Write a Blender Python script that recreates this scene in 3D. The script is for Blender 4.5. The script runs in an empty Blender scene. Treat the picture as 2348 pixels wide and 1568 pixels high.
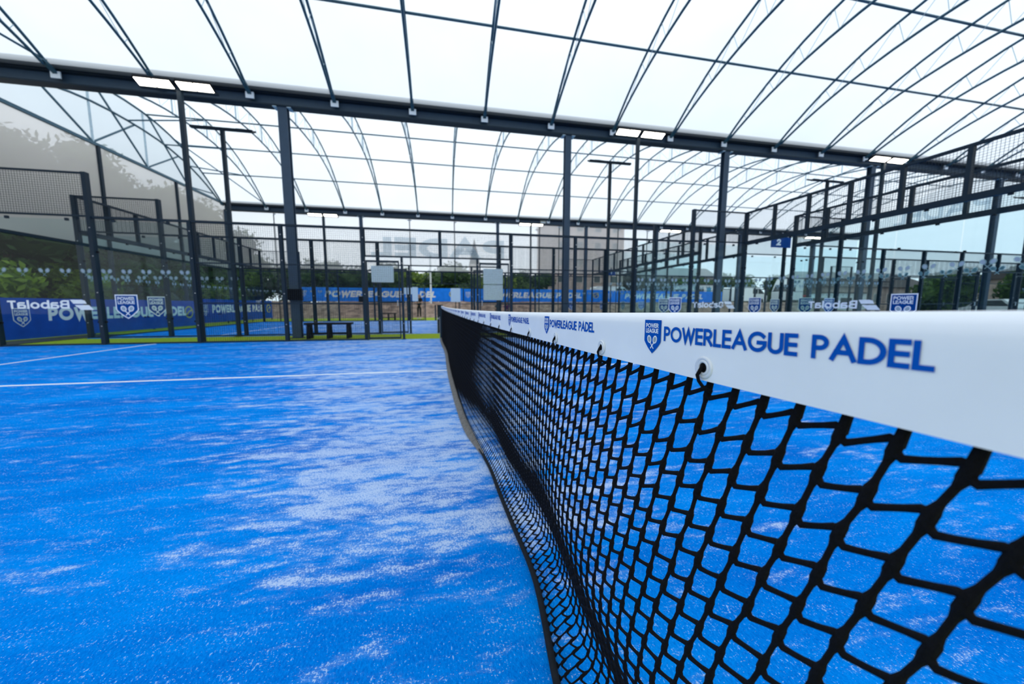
import bpy, bmesh, math, random
from mathutils import Vector, Matrix
import numpy as np
random.seed(7)
PI = math.pi
SC = bpy.context.scene
COL = SC.collection

# ------------------------------------------------------------------ camera
F_PX, CX, CY, CZ, YAW, PITCH = 792.838, 0.0578, -0.10, 0.95, 0.1953, -0.1058
cam_data = bpy.data.cameras.new('camera')
cam = bpy.data.objects.new('camera', cam_data)
COL.objects.link(cam)
cam.location = (CX, CY, CZ)
cam.rotation_euler = (PI/2 + PITCH, 0, -YAW)
cam_data.sensor_width = 36.0
cam_data.sensor_fit = 'HORIZONTAL'
cam_data.lens = F_PX / 2348.0 * 36.0
cam_data.clip_start = 0.01
cam_data.clip_end = 400
cam_data.dof.use_dof = True
cam_data.dof.focus_distance = 0.55
cam_data.dof.aperture_fstop = 4.5
SC.camera = cam

# ------------------------------------------------------------------ world, exposure
SC.view_settings.view_transform = 'Standard'
SC.view_settings.look = 'None'
SC.view_settings.exposure = 0.20
SC.view_settings.gamma = 1.0
SC.cycles.transparent_max_bounces = 64
SC.view_settings.use_curve_mapping = False
world = bpy.data.worlds.new('overcast_sky')
SC.world = world
world.use_nodes = True
wn, wl = world.node_tree.nodes, world.node_tree.links
wn.clear()
w_out = wn.new('ShaderNodeOutputWorld')
w_bg = wn.new('ShaderNodeBackground')
w_tc = wn.new('ShaderNodeTexCoord')
w_map = wn.new('ShaderNodeMapping'); w_map.inputs['Scale'].default_value = (1, 1, 3)
w_noise = wn.new('ShaderNodeTexNoise'); w_noise.inputs['Scale'].default_value = 2.2
w_noise.inputs['Detail'].default_value = 6
w_ramp = wn.new('ShaderNodeValToRGB')
w_ramp.color_ramp.elements[0].position = 0.3; w_ramp.color_ramp.elements[0].color = (0.70, 0.80, 0.90, 1)
w_ramp.color_ramp.elements[1].position = 0.65; w_ramp.color_ramp.elements[1].color = (0.92, 0.97, 1.0, 1)
wl.new(w_tc.outputs['Generated'], w_map.inputs['Vector'])
wl.new(w_map.outputs['Vector'], w_noise.inputs['Vector'])
wl.new(w_noise.outputs['Fac'], w_ramp.inputs['Fac'])
wl.new(w_ramp.outputs['Color'], w_bg.inputs['Color'])
w_bg.inputs['Strength'].default_value = 1.35
wl.new(w_bg.outputs['Background'], w_out.inputs['Surface'])

# ------------------------------------------------------------------ materials
MATS = {}
def nmat(name):
    m = bpy.data.materials.new(name); m.use_nodes = True
    m.node_tree.nodes.clear()
    MATS[name] = m
    return m, m.node_tree.nodes, m.node_tree.links
def N(ns, t, **kw):
    n = ns.new(t)
    for k, v in kw.items():
        if k in n.inputs: n.inputs[k].default_value = v
        else: setattr(n, k, v)
    return n
def plain(name, col, rough=0.5, metal=0.0, spec=0.5, var=0.06, scale=8.0, bump=0.0, bscale=200.0):
    """principled surface with a little procedural tone variation"""
    m, ns, ln = nmat(name)
    out = N(ns, 'ShaderNodeOutputMaterial'); b = N(ns, 'ShaderNodeBsdfPrincipled')
    b.inputs['Roughness'].default_value = rough; b.inputs['Metallic'].default_value = metal
    b.inputs['Specular IOR Level'].default_value = spec
    tc = N(ns, 'ShaderNodeTexCoord'); nz = N(ns, 'ShaderNodeTexNoise', Scale=scale, Detail=4.0)
    ln.new(tc.outputs['Object'], nz.inputs['Vector'])
    r = N(ns, 'ShaderNodeValToRGB')
    r.color_ramp.elements[0].position = 0.3; r.color_ramp.elements[1].position = 0.7
    r.color_ramp.elements[0].color = tuple(max(0, c*(1-var)) for c in col) + (1,)
    r.color_ramp.elements[1].color = tuple(min(1, c*(1+var)) for c in col) + (1,)
    ln.new(nz.outputs['Fac'], r.inputs['Fac']); ln.new(r.outputs['Color'], b.inputs['Base Color'])
    if bump > 0:
        n2 = N(ns, 'ShaderNodeTexNoise', Scale=bscale, Detail=2.0)
        ln.new(tc.outputs['Object'], n2.inputs['Vector'])
        bp = N(ns, 'ShaderNodeBump', Strength=bump, Distance=0.002)
        ln.new(n2.outputs['Fac'], bp.inputs['Height']); ln.new(bp.outputs['Normal'], b.inputs['Normal'])
    ln.new(b.outputs['BSDF'], out.inputs['Surface'])
    return m
def emis(name, col, strength):
    m, ns, ln = nmat(name)
    out = N(ns, 'ShaderNodeOutputMaterial'); e = N(ns, 'ShaderNodeEmission')
    e.inputs['Color'].default_value = col + (1,); e.inputs['Strength'].default_value = strength
    ln.new(e.outputs['Emission'], out.inputs['Surface']); return m

plain('anthracite', (0.007, 0.020, 0.034), 0.45, 0.0, 0.2)
plain('anthracite_beam', (0.032, 0.062, 0.100), 0.45, 0.0, 0.3)
plain('gutter', (0.008, 0.018, 0.028), 0.5)
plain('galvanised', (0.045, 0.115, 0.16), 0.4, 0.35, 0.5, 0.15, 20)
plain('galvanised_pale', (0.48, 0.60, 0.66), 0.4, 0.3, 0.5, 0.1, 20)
plain('white_plate', (0.80, 0.84, 0.86), 0.4)
plain('black_plastic', (0.004, 0.005, 0.007), 0.6, 0, 0.12)
plain('mesh_wire', (0.012, 0.022, 0.034), 0.6, 0, .2)
plain('cord', (0.0035, 0.004, 0.006), 0.85, 0, 0.15, 0.3, 300, 0.9, 900)
plain('sleeve', (0.008, 0.011, 0.016), 0.8, 0, 0.2, 0.2, 60, 0.4, 500)
plain('grey_webbing', (0.16, 0.155, 0.15), 0.85, 0, 0.2, 0.25, 40, 0.5, 600)
plain('silver', (0.42, 0.44, 0.46), 0.3, 0.7)
plain('white_print', (0.82, 0.86, 0.90), 0.5, var=0.02)
plain('blue_print', (0.0, 0.085, 0.46), 0.6, 0, 0.08, var=0.05)
plain('navy_print', (0.0005, 0.050, 0.24), 0.6, 0, 0.08, var=0.05)
plain('banner_blue', (0.016, 0.230, 0.95), 0.6, 0, 0.08, var=0.12, scale=3)
plain('banner_navy', (0.0005, 0.072, 0.42), 0.6, 0, 0.08, var=0.15, scale=3)
plain('banner_light', (0.20, 0.42, 0.85), 0.55, var=0.2, scale=4)
plain('ball_yellow', (0.52, 0.48, 0.05), 0.6, var=0.3, scale=15)
plain('string_grey', (0.30, 0.38, 0.46), 0.6)
plain('vinyl_white', (0.80, 0.85, 0.92), 0.42, 0, 0.4, 0.03, 12)
plain('clear_ring', (0.66, 0.71, 0.78), 0.12, 0, 0.7, 0.03)
plain('court_line', (0.93, 0.95, 0.93), 0.7, var=0.06, scale=60)
plain('board_white', (0.55, 0.68, 0.78), 0.5, var=0.02)
plain('soil', (0.25, 0.185, 0.145), 0.95, 0, 0.1, 0.5, 2.2, 1.0, 14)
plain('gravel', (0.05, 0.06, 0.065), 0.9, 0, 0.1, 0.3, 30)
plain('tarmac', (0.16, 0.16, 0.16), 0.9, 0, 0.1, 0.2, 2)
plain('brick', (0.40, 0.31, 0.27), 0.9, 0, 0.1, 0.3, 1.2)
plain('pale_stone', (0.52, 0.46, 0.42), 0.9, 0, 0.1, 0.25, 1.0)
plain('roof_dark', (0.07, 0.055, 0.05), 0.8)
plain('vehicle_white', (0.78, 0.80, 0.81), 0.3)
plain('vehicle_glass', (0.03, 0.045, 0.05), 0.1)
plain('rubber', (0.004, 0.004, 0.005), 0.8, 0, 0.1)
plain('red_paint', (0.45, 0.03, 0.03), 0.4)
plain('bark', (0.06, 0.042, 0.028), 0.95, 0, 0.1, 0.3, 6)
plain('skin', (0.55, 0.32, 0.24), 0.6)
plain('hair_auburn', (0.09, 0.028, 0.012), 0.6, var=0.3, scale=30)
plain('cloth_black', (0.006, 0.007, 0.009), 0.9)
plain('cloth_green', (0.01, 0.05, 0.045), 0.9)
plain('cloth_purple', (0.16, 0.02, 0.16), 0.9)
plain('shoe_white', (0.6, 0.6, 0.6), 0.6)
plain('timber', (0.33, 0.22, 0.11), 0.8)
plain('cyan_paint', (0.02, 0.30, 0.55), 0.5)
plain('beige_plastic', (0.55, 0.55, 0.42), 0.5)
plain('exit_green', (0.03, 0.55, 0.25), 0.5)
emis('lamp_on', (1.0, 0.93, 0.80), 9.0)

def turf_blue():
    m, ns, ln = nmat('blue_turf')
    out = N(ns, 'ShaderNodeOutputMaterial'); b = N(ns, 'ShaderNodeBsdfPrincipled')
    b.inputs['Roughness'].default_value = 0.9; b.inputs['Specular IOR Level'].default_value = 0.0
    geo = N(ns, 'ShaderNodeNewGeometry')
    def noise(scale, sc=(1, 1, 1), rot=0.0, detail=4.0, rough=0.55):
        mp = N(ns, 'ShaderNodeMapping'); mp.inputs['Scale'].default_value = sc; mp.inputs['Rotation'].default_value = (0, 0, rot)
        ln.new(geo.outputs['Position'], mp.inputs['Vector'])
        n = N(ns, 'ShaderNodeTexNoise', Scale=scale, Detail=detail, Roughness=rough)
        ln.new(mp.outputs['Vector'], n.inputs['Vector']); return n.outputs['Fac']
    def math_(op, a, b_=None):
        n = N(ns, 'ShaderNodeMath', operation=op)
        for i, x in enumerate((a, b_)):
            if x is None: continue
            if isinstance(x, (int, float)): n.inputs[i].default_value = x
            else: ln.new(x, n.inputs[i])
        return n.outputs[0]
    def ramp(x, lo, hi):
        n = N(ns, 'ShaderNodeMapRange'); n.inputs['From Min'].default_value = lo; n.inputs['From Max'].default_value = hi
        n.interpolation_type = 'SMOOTHSTEP'; ln.new(x, n.inputs['Value']); return n.outputs['Result']
    sep = N(ns, 'ShaderNodeSeparateXYZ'); ln.new(geo.outputs['Position'], sep.inputs[0])
    # where play has dragged the sand to the surface: a broad worn track beside the net
    reach = math_('ADD', math_('MULTIPLY', math_('MAXIMUM', sep.outputs['Y'], 0.0), 0.46), 0.42)
    off = math_('DIVIDE', math_('ABSOLUTE', math_('SUBTRACT', sep.outputs['X'], 0.05)), reach)
    side = ramp(off, 1.25, 0.35)
    front = ramp(sep.outputs['Y'], 0.75, 1.45)
    track = math_('MULTIPLY', side, front)
    big = noise(0.9, (1, 1.7, 1), 0.3, 3.0)
    mid = noise(1.5, (0.8, 3.4, 1), 0.12, 7.0, 0.68)
    fine = noise(9.0, (0.7, 1.8, 1), 0.2, 5.0, 0.7)
    dens = math_('ADD', math_('MULTIPLY', track, 0.27), math_('ADD', math_('MULTIPLY', big, 0.34), math_('ADD', math_('MULTIPLY', mid, 1.0), math_('MULTIPLY', fine, 0.90))))
    patch = ramp(dens, 1.145, 1.50)
    # fibres: short bright sand flecks between blue blades
    fib = noise(170, (1, 0.45, 1), 0.9, 2.0, 0.6)
    fib2 = noise(230, (0.5, 1, 1), 0.2, 2.0, 0.6)
    fl = math_('MAXIMUM', fib, fib2)
    thr = math_('SUBTRACT', math_('SUBTRACT', 0.675, math_('MULTIPLY', math_('SUBTRACT', fine, 0.5), 0.34)), math_('MULTIPLY', patch, 0.17))
    fleck = ramp(math_('SUBTRACT', fl, thr), -0.03, 0.05)
    amount = math_('ADD', math_('MULTIPLY', fleck, 0.60), math_('MULTIPLY', patch, 0.24))
    amount = math_('MINIMUM', amount, 1.0)
    shade = noise(0.7, (1, 3.0, 1), 0.2, 6.0, 0.65)
    blade = noise(420, (1, 0.5, 1), 0.6, 2.0)
    c1 = N(ns, 'ShaderNodeMix', data_type='RGBA'); c1.inputs['A'].default_value = (0.0005, 0.120, 0.55, 1); c1.inputs['B'].default_value = (0.001, 0.285, 0.88, 1)
    ln.new(ramp(math_('ADD', math_('MULTIPLY', shade, 0.75), math_('ADD', math_('MULTIPLY', blade, 0.25), math_('MULTIPLY', fib, 0.45))), 0.50, 0.95), c1.inputs['Factor'])
    c2 = N(ns, 'ShaderNodeMix', data_type='RGBA'); c2.inputs['B'].default_value = (0.56, 0.68, 0.88, 1)
    ln.new(c1.outputs['Result'], c2.inputs['A']); ln.new(amount, c2.inputs['Factor'])
    ln.new(c2.outputs['Result'], b.inputs['Base Color'])
    bp = N(ns, 'ShaderNodeBump', Strength=0.5, Distance=0.004)
    ln.new(blade, bp.inputs['Height']); ln.new(bp.outputs['Normal'], b.inputs['Normal'])
    ln.new(b.outputs['BSDF'], out.inputs['Surface']); return m
turf_blue()
plain('green_turf', (0.27, 0.37, 0.014), 0.9, 0, 0.1, 0.25, 25, 0.5, 300)

def membrane(name, col, clear, pitch=None):
    """woven pvc: light passes diffusely through it and a part of it straight"""
    m, ns, ln = nmat(name)
    out = N(ns, 'ShaderNodeOutputMaterial')
    tr = N(ns, 'ShaderNodeBsdfTranslucent'); di = N(ns, 'ShaderNodeBsdfDiffuse'); tp = N(ns, 'ShaderNodeBsdfTransparent')
    tc = N(ns, 'ShaderNodeTexCoord'); nz = N(ns, 'ShaderNodeTexNoise', Scale=0.6, Detail=3.0)
    ln.new(tc.outputs['Object'], nz.inputs['Vector'])
    r = N(ns, 'ShaderNodeValToRGB'); r.color_ramp.elements[0].position = 0.3; r.color_ramp.elements[1].position = 0.7
    r.color_ramp.elements[0].color = tuple(c*0.94 for c in col) + (1,); r.color_ramp.elements[1].color = col + (1,)
    ln.new(nz.outputs['Fac'], r.inputs['Fac'])
    ln.new(r.outputs['Color'], tr.inputs['Color'])
    di.inputs['Color'].default_value = col + (1,); tp.inputs['Color'].default_value = (0.97, 0.985, 1, 1)
    m1 = N(ns, 'ShaderNodeMixShader'); m1.inputs[0].default_value = 0.22
    ln.new(tr.outputs[0], m1.inputs[1]); ln.new(di.outputs[0], m1.inputs[2])
    m2 = N(ns, 'ShaderNodeMixShader'); m2.inputs[0].default_value = clear
    ln.new(m1.outputs[0], m2.inputs[1]); ln.new(tp.outputs[0], m2.inputs[2])
    ln.new(m2.outputs[0], out.inputs['Surface']); return m
membrane('roof_membrane', (0.93, 0.97, 1.0), 0.30)
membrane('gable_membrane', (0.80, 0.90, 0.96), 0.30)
membrane('clear_curtain', (0.95, 0.95, 0.97), 0.70)
membrane('tinted_curtain', (0.94, 0.89, 0.85), 0.45)
membrane('curtain_print', (0.40, 0.55, 0.66), 0.55)

membrane('frost', (0.42, 0.57, 0.61), 0.45)
def glass(name, tint, gloss):
    m, ns, ln = nmat(name)
    out = N(ns, 'ShaderNodeOutputMaterial')
    tp = N(ns, 'ShaderNodeBsdfTransparent'); tp.inputs['Color'].default_value = tint + (1,)
    gl = N(ns, 'ShaderNodeBsdfGlossy', Roughness=0.015); gl.inputs['Color'].default_value = (0.9, 0.97, 1, 1)
    lw = N(ns, 'ShaderNodeFresnel', IOR=1.45)
    mm = N(ns, 'ShaderNodeMath', operation='MULTIPLY'); mm.inputs[1].default_value = gloss
    gg = N(ns, 'ShaderNodeNewGeometry'); fr = N(ns, 'ShaderNodeMath', operation='SUBTRACT'); fr.inputs[0].default_value = 1.0
    ln.new(gg.outputs['Backfacing'], fr.inputs[1])
    m0 = N(ns, 'ShaderNodeMath', operation='MULTIPLY'); ln.new(lw.outputs['Fac'], m0.inputs[0]); ln.new(fr.outputs[0], m0.inputs[1])
    ln.new(m0.outputs[0], mm.inputs[0])
    mx = N(ns, 'ShaderNodeMixShader')
    ln.new(mm.outputs[0], mx.inputs[0]); ln.new(tp.outputs[0], mx.inputs[1]); ln.new(gl.outputs[0], mx.inputs[2])
    ln.new(mx.outputs[0], out.inputs['Surface']); return m
glass('court_glass', (0.905, 0.962, 0.972), 0.40)

def leafmat(name, dark, light):
    m, ns, ln = nmat(name)
    out = N(ns, 'ShaderNodeOutputMaterial'); b = N(ns, 'ShaderNodeBsdfPrincipled'); b.inputs['Roughness'].default_value = 0.5
    b.inputs['Specular IOR Level'].default_value = 0.3
    tr = N(ns, 'ShaderNodeBsdfTranslucent')
    g = N(ns, 'ShaderNodeNewGeometry'); tc = N(ns, 'ShaderNodeTexCoord'); nz = N(ns, 'ShaderNodeTexNoise', Scale=0.9, Detail=2.0)
    ln.new(tc.outputs['Object'], nz.inputs['Vector'])
    ad = N(ns, 'ShaderNodeMath', operation='ADD'); hf = N(ns, 'ShaderNodeMath', operation='MULTIPLY'); hf.inputs[1].default_value = 0.5
    ln.new(g.outputs['Random Per Island'], ad.inputs[0]); ln.new(nz.outputs['Fac'], ad.inputs[1]); ln.new(ad.outputs[0], hf.inputs[0])
    r = N(ns, 'ShaderNodeValToRGB'); r.color_ramp.elements[0].position = 0.25; r.color_ramp.elements[1].position = 0.8
    r.color_ramp.elements[0].color = dark + (1,); r.color_ramp.elements[1].color = light + (1,)
    ln.new(hf.outputs[0], r.inputs['Fac']); ln.new(r.outputs['Color'], b.inputs['Base Color']); ln.new(r.outputs['Color'], tr.inputs['Color'])
    mx = N(ns, 'ShaderNodeMixShader'); mx.inputs[0].default_value = 0.3
    ln.new(b.outputs[0], mx.inputs[1]); ln.new(tr.outputs[0], mx.inputs[2]); ln.new(mx.outputs[0], out.inputs['Surface'])
leafmat('leaves_dark', (0.008, 0.024, 0.008), (0.070, 0.155, 0.030))
leafmat('leaves_mid', (0.015, 0.045, 0.010), (0.12, 0.22, 0.030))
leafmat('leaves_bright', (0.05, 0.11, 0.010), (0.26, 0.38, 0.030))

# ------------------------------------------------------------------ mesh helpers
class MB:
    def __init__(s): s.v = []; s.f = []; s.m = []
    def add(s, vs, fs, mi=0):
        o = len(s.v); s.v.extend(tuple(p) for p in vs)
        s.f.extend(tuple(o+i for i in f) for f in fs); s.m.extend([mi]*len(fs)); return s
    def box(s, x0, x1, y0, y1, z0, z1, mi=0):
        vs = [(x, y, z) for z in (z0, z1) for y in (y0, y1) for x in (x0, x1)]
        return s.add(vs, [(0, 2, 3, 1), (4, 5, 7, 6), (0, 1, 5, 4), (2, 6, 7, 3), (0, 4, 6, 2), (1, 3, 7, 5)], mi)
    def bar(s, p, q, w, h=None, mi=0, up=(0, 0, 1)):
        p, q = Vector(p), Vector(q); d = (q-p).normalized(); u = Vector(up)
        if abs(d.dot(u)) > 0.98: u = Vector((0, 1, 0))
        a = d.cross(u).normalized(); b = a.cross(d).normalized(); h = w if h is None else h
        vs = [c + a*i*w/2 + b*j*h/2 for c in (p, q) for j in (-1, 1) for i in (-1, 1)]
        return s.add(vs, [(0, 2, 3, 1), (4, 5, 7, 6), (0, 1, 5, 4), (2, 6, 7, 3), (0, 4, 6, 2), (1, 3, 7, 5)], mi)
    def tube(s, pts, r, n=6, mi=0, cap=True):
        pts = [Vector(p) for p in pts]; k = len(pts)
        rs = r if isinstance(r, (list, tuple)) else [r]*k
        o = len(s.v); prev = None
        for i, p in enumerate(pts):
            d = (pts[min(i+1, k-1)] - pts[max(i-1, 0)]).normalized()
            if prev is None:
                u = Vector((0, 0, 1)) if abs(d.z) < 0.9 else Vector((1, 0, 0)); a = d.cross(u).normalized()
            else:
                a = (prev - d*prev.dot(d)).normalized()
            prev = a; b = d.cross(a)
            for j in range(n):
                t = 2*PI*j/n; s.v.append(tuple(p + (a*math.cos(t) + b*math.sin(t))*rs[i]))
        for i in range(k-1):
            for j in range(n):
                s.f.append((o+i*n+j, o+i*n+(j+1) % n, o+(i+1)*n+(j+1) % n, o+(i+1)*n+j)); s.m.append(mi)
        if cap:
            s.f.append(tuple(o+j for j in range(n))[::-1]); s.m.append(mi)
            s.f.append(tuple(o+(k-1)*n+j for j in range(n))); s.m.append(mi)
        return s
    def poly(s, pts, fn, mi=0):
        return s.add([fn(x, y) for x, y in pts], [tuple(range(len(pts)))], mi)
    def build(s, name, mats, parent=None, smooth=False, world=False):
        me = bpy.data.meshes.new(name)
        vs = s.v
        if world and parent is not None:
            L = parent_origin(parent); vs = [(x-L.x, y-L.y, z-L.z) for x, y, z in vs]
        me.from_pydata(vs, [], s.f)
        if isinstance(mats, str): mats = [mats]
        for m in mats: me.materials.append(MATS[m])
        me.polygons.foreach_set('material_index', s.m)
        if smooth: me.polygons.foreach_set('use_smooth', [True]*len(s.f))
        me.update()
        o = bpy.data.objects.new(name, me); COL.objects.link(o)
        if parent is not None: o.parent = parent
        return o
def parent_origin(o):
    v = Vector((0, 0, 0))
    while o is not None: v = v + o.location; o = o.parent
    return v
def tag(o, label=None, cat=None, group=None, kind=None):
    if label: o['label'] = label
    if cat: o['category'] = cat
    if group: o['group'] = group
    if kind: o['kind'] = kind
    return o
def thing(name, label, cat, loc=(0, 0, 0), group=None, rz=0.0):
    o = bpy.data.objects.new(name, None); COL.objects.link(o); o.empty_display_size = 0.1
    o.location = loc; o.rotation_euler = (0, 0, rz); return tag(o, label, cat, group)
def kids(o): return [c for c in bpy.data.objects if c.parent == o]
CH = {}
def copy_tree(o, loc=None, rz=None, label=None, group=None, parent=None):
    c = o.copy(); COL.objects.link(c)
    if parent is not None: c.parent = parent
    if loc is not None: c.location = loc
    if rz is not None: c.rotation_euler = (0, 0, rz)
    if label: c['label'] = label
    if group: c['group'] = group
    key = o.name
    if key not in CH: CH[key] = kids(o)
    for ch in CH[key]: copy_tree(ch, parent=c)
    return c
ORD = ['first', 'second', 'third', 'fourth', 'fifth', 'sixth', 'seventh', 'eighth', 'ninth', 'tenth', 'eleventh', 'twelfth',
       'thirteenth', 'fourteenth', 'fifteenth', 'sixteenth', 'seventeenth', 'eighteenth', 'nineteenth', 'twentieth', 'twenty-first',
       'twenty-second', 'twenty-third', 'twenty-fourth', 'twenty-fifth']

# ------------------------------------------------------------------ stroke lettering
def arc(cx, cy, rx, ry, a0, a1, n=14):
    return [(cx+rx*math.cos(math.radians(a0+(a1-a0)*i/n)), cy+ry*math.sin(math.radians(a0+(a1-a0)*i/n))) for i in range(n+1)]
GL = {
 'P': (0.50, [[(0, 0), (0, 1), (.22, 1)] + arc(.22, .73, .27, .27, 90, -90, 10) + [(0, .46)]]),
 'O': (0.90, [arc(.45, .5, .45, .5, 0, 360, 24)]),
 'W': (0.98, [[(0, 1), (.24, 0), (.49, .95), (.74, 0), (.98, 1)]]),
 'E': (0.44, [[(.44, 1), (0, 1), (0, 0), (.44, 0)], [(0, .5), (.42, .5)]]),
 'R': (0.54, [[(0, 0), (0, 1), (.22, 1)] + arc(.22, .73, .27, .27, 90, -90, 10) + [(0, .46)], [(.22, .46), (.54, 0)]]),
 'L': (0.40, [[(0, 1), (0, 0), (.40, 0)]]),
 'A': (0.76, [[(0, 0), (.38, 1), (.76, 0)], [(.13, .32), (.63, .32)]]),
 'G': (0.88, [arc(.45, .5, .45, .5, 42, 338, 20) + [(.87, .46), (.50, .46)]]),
 'U': (0.60, [[(0, 1), (0, .32)] + arc(.30, .31, .30, .31, 180, 360, 12) + [(.60, 1)]]),
 'D': (0.68, [[(0, 0), (0, 1), (.2, 1)] + arc(.2, .5, .48, .5, 90, -90, 14) + [(0, 0)]]),
 'B': (0.62, [[(0, 0), (0, 1), (.34, 1)] + arc(.34, .76, .24, .24, 90, -90, 8) + [(.05, .52)], [(.34, .52)] + arc(.36, .26, .26, .26, 90, -90, 8) + [(0, 0)]]),
 'a': (0.52, [[(.06, .70), (.42, .70), (.52, .60), (.52, 0)], [(.52, .40), (.12, .40), (0, .30), (0, .10), (.10, 0), (.52, 0)]]),
 'b': (0.56, [[(0, 1), (0, 0)], arc(.28, .35, .28, .35, 0, 360, 16)]),
 'o': (0.58, [arc(.29, .35, .29, .35, 0, 360, 16)]),
 'l': (0.02, [[(0.01, 1), (0.01, 0)]]),
 't': (0.52, [[(0, .92), (.52, .92)], [(.26, .92), (.26, 0)]]),
 '2': (0.55, [arc(.27, .72, .27, .27, 170, -30, 10) + [(0, 0), (.56, 0)]]),
 '1': (0.20, [[(0, .78), (.2, 1), (.2, 0)]]),
 ' ': (0.30, []),
}
def text_width(t, gap=0.24): return sum(GL[c][0] + gap for c in t) - gap
def ribbon(mb, pts, w, fn, mi, sub=0.25):
    # subdivide, then offset with mitres
    q = [pts[0]]
    for a, b in zip(pts[:-1], pts[1:]):
        L = math.hypot(b[0]-a[0], b[1]-a[1]); k = max(1, int(L/sub))
        for i in range(1, k+1): q.append((a[0]+(b[0]-a[0])*i/k, a[1]+(b[1]-a[1])*i/k))
    closed = math.hypot(q[0][0]-q[-1][0], q[0][1]-q[-1][1]) < 1e-6
    if closed: q = q[:-1]
    n = len(q); o = len(mb.v)
    for i in range(n):
        if closed: p0, p2 = q[i-1], q[(i+1) % n]
        else: p0, p2 = q[max(i-1, 0)], q[min(i+1, n-1)]
        p1 = q[i]
        def nd(a, b):
            dx, dy = b[0]-a[0], b[1]-a[1]; l = math.hypot(dx, dy) or 1e-9
            return dx/l, dy/l
        d1 = nd(p0, p1) if p0 != p1 else nd(p1, p2)
        d2 = nd(p1, p2) if p1 != p2 else d1
        n1 = (-d1[1], d1[0]); n2 = (-d2[1], d2[0])
        mx, my = n1[0]+n2[0], n1[1]+n2[1]; ml = math.hypot(mx, my) or 1e-9
        mx, my = mx/ml, my/ml; c = max(0.42, mx*n1[0]+my*n1[1]); s = w/2/c
        ex = ey = 0.0
        if not closed and i == 0: ex, ey = -d2[0]*w/2*0.9, -d2[1]*w/2*0.9
        if not closed and i == n-1: ex, ey = d1[0]*w/2*0.9, d1[1]*w/2*0.9
        mb.v.append(tuple(fn(p1[0]+mx*s+ex, p1[1]+my*s+ey))); mb.v.append(tuple(fn(p1[0]-mx*s+ex, p1[1]-my*s+ey)))
    for i in range(n if closed else n-1):
        j = (i+1) % n
        mb.f.append((o+2*i, o+2*i+1, o+2*j+1, o+2*j)); mb.m.append(mi)
def write(mb, t, x0, y0, h, fn, mi=0, w=0.16, gap=0.24, sx=1.0, slant=0.0, mirror=False, width=None, sub=0.25):
    """lettering of cap height h from (x0, y0) in the sheet's own plane; fn maps the plane to space"""
    if width: sx = width / (text_width(t, gap) * h)
    x = 0.0; W_ = text_width(t, gap)
    iw = 1.0 - w
    for c in t:
        gw, st = GL[c]
        for k, pl in enumerate(st):
            def f2(a, b, x=x):
                px = x + a + slant*b
                if mirror: px = W_ - px
                return fn(x0 + px*h*sx, y0 + b*h)
            ribbon(mb, [(a, w/2 + b*iw) for a, b in pl], w, f2, mi, sub)
        x += gw + gap
def ellipse(mb, cx, cy, rx, ry, fn, mi, n=20, rot=0.0):
    c, s_ = math.cos(rot), math.sin(rot)
    mb.poly([(cx + rx*math.cos(2*PI*i/n)*c - ry*math.sin(2*PI*i/n)*s_, cy + rx*math.cos(2*PI*i/n)*s_ + ry*math.sin(2*PI*i/n)*c) for i in range(n)], fn, mi)
def lift(fn, d):
    return lambda x, y: fn(x, y, d)
SHIELD = [(-.5, .62), (.5, .62), (.5, -.18)] + [(.5-.5*t*t*0.35-.5*t*0.65, -.18-.47*t) for t in (0.15, .3, .45, .6, .75, .9, 1.0)]
SHIELD = SHIELD + [(-x, y) for x, y in SHIELD[-2:2:-1]] + [(-.5, -.18)]
def racket_pair(mb, cx, cy, s, fn, mf, mstr, d=0.0005, head=True):
    """two crossed rackets: heads up and apart, handles crossing below"""
    for sg in (-1, 1):
        hx, hy = cx + sg*.21*s, cy + .12*s
        ellipse(mb, hx, hy, .155*s, .195*s, lift(fn, d), mf, 20, sg*-0.45)
        if mstr is not None: ellipse(mb, hx, hy, .105*s, .140*s, lift(fn, d*2), mstr, 16, sg*-0.45)
        ribbon(mb, [(hx - sg*.08*s, hy - .16*s), (cx - sg*.10*s, cy - .30*s)], .05*s, lift(fn, d*1.5), mf, 9)
def shield(mb, cx, cy, w, fn, mats, d=0.0006, mirror=False, tall=1.0, back=False):
    """emblem: mats = (border, field, print, strings) indices"""
    def P(pts, k): return [(cx + x*w*k, cy + (y*k)*w*tall) for x, y in pts]
    if back:                                     # the same print read from behind the glass
        mb.poly(P(SHIELD, 0.91), lift(fn, d*.7), mats[1])
        racket_pair(mb, cx, cy - .21*w*tall, w*.80, lambda x, y, e: fn(x, y, d*.6-e*.2), mats[2], mats[3], d)
        for t, yy in (('POWER', .33), ('LEAGUE', .13)):
            write(mb, t, cx - .38*w, cy + yy*w*tall, .165*w*tall, lift(fn, d*.5), mats[2], w=.2, gap=.22, width=.72*w, sub=2)
    mb.poly(P(SHIELD, 1.0), lift(fn, d), mats[0])
    mb.poly(P(SHIELD, 0.91), lift(fn, d*2), mats[1])
    f3 = lift(fn, d*3)
    for t, yy in (('POWER', .33), ('LEAGUE', .13)):
        write(mb, t, cx - .38*w, cy + yy*w*tall, .165*w*tall, f3, mats[2], w=.2, gap=.22, width=.72*w, mirror=mirror, slant=.0, sub=2)
    racket_pair(mb, cx, cy - .21*w*tall, w*.80, lambda x, y, e: fn(x, y, d*3+e), mats[2], mats[3], d)

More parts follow.
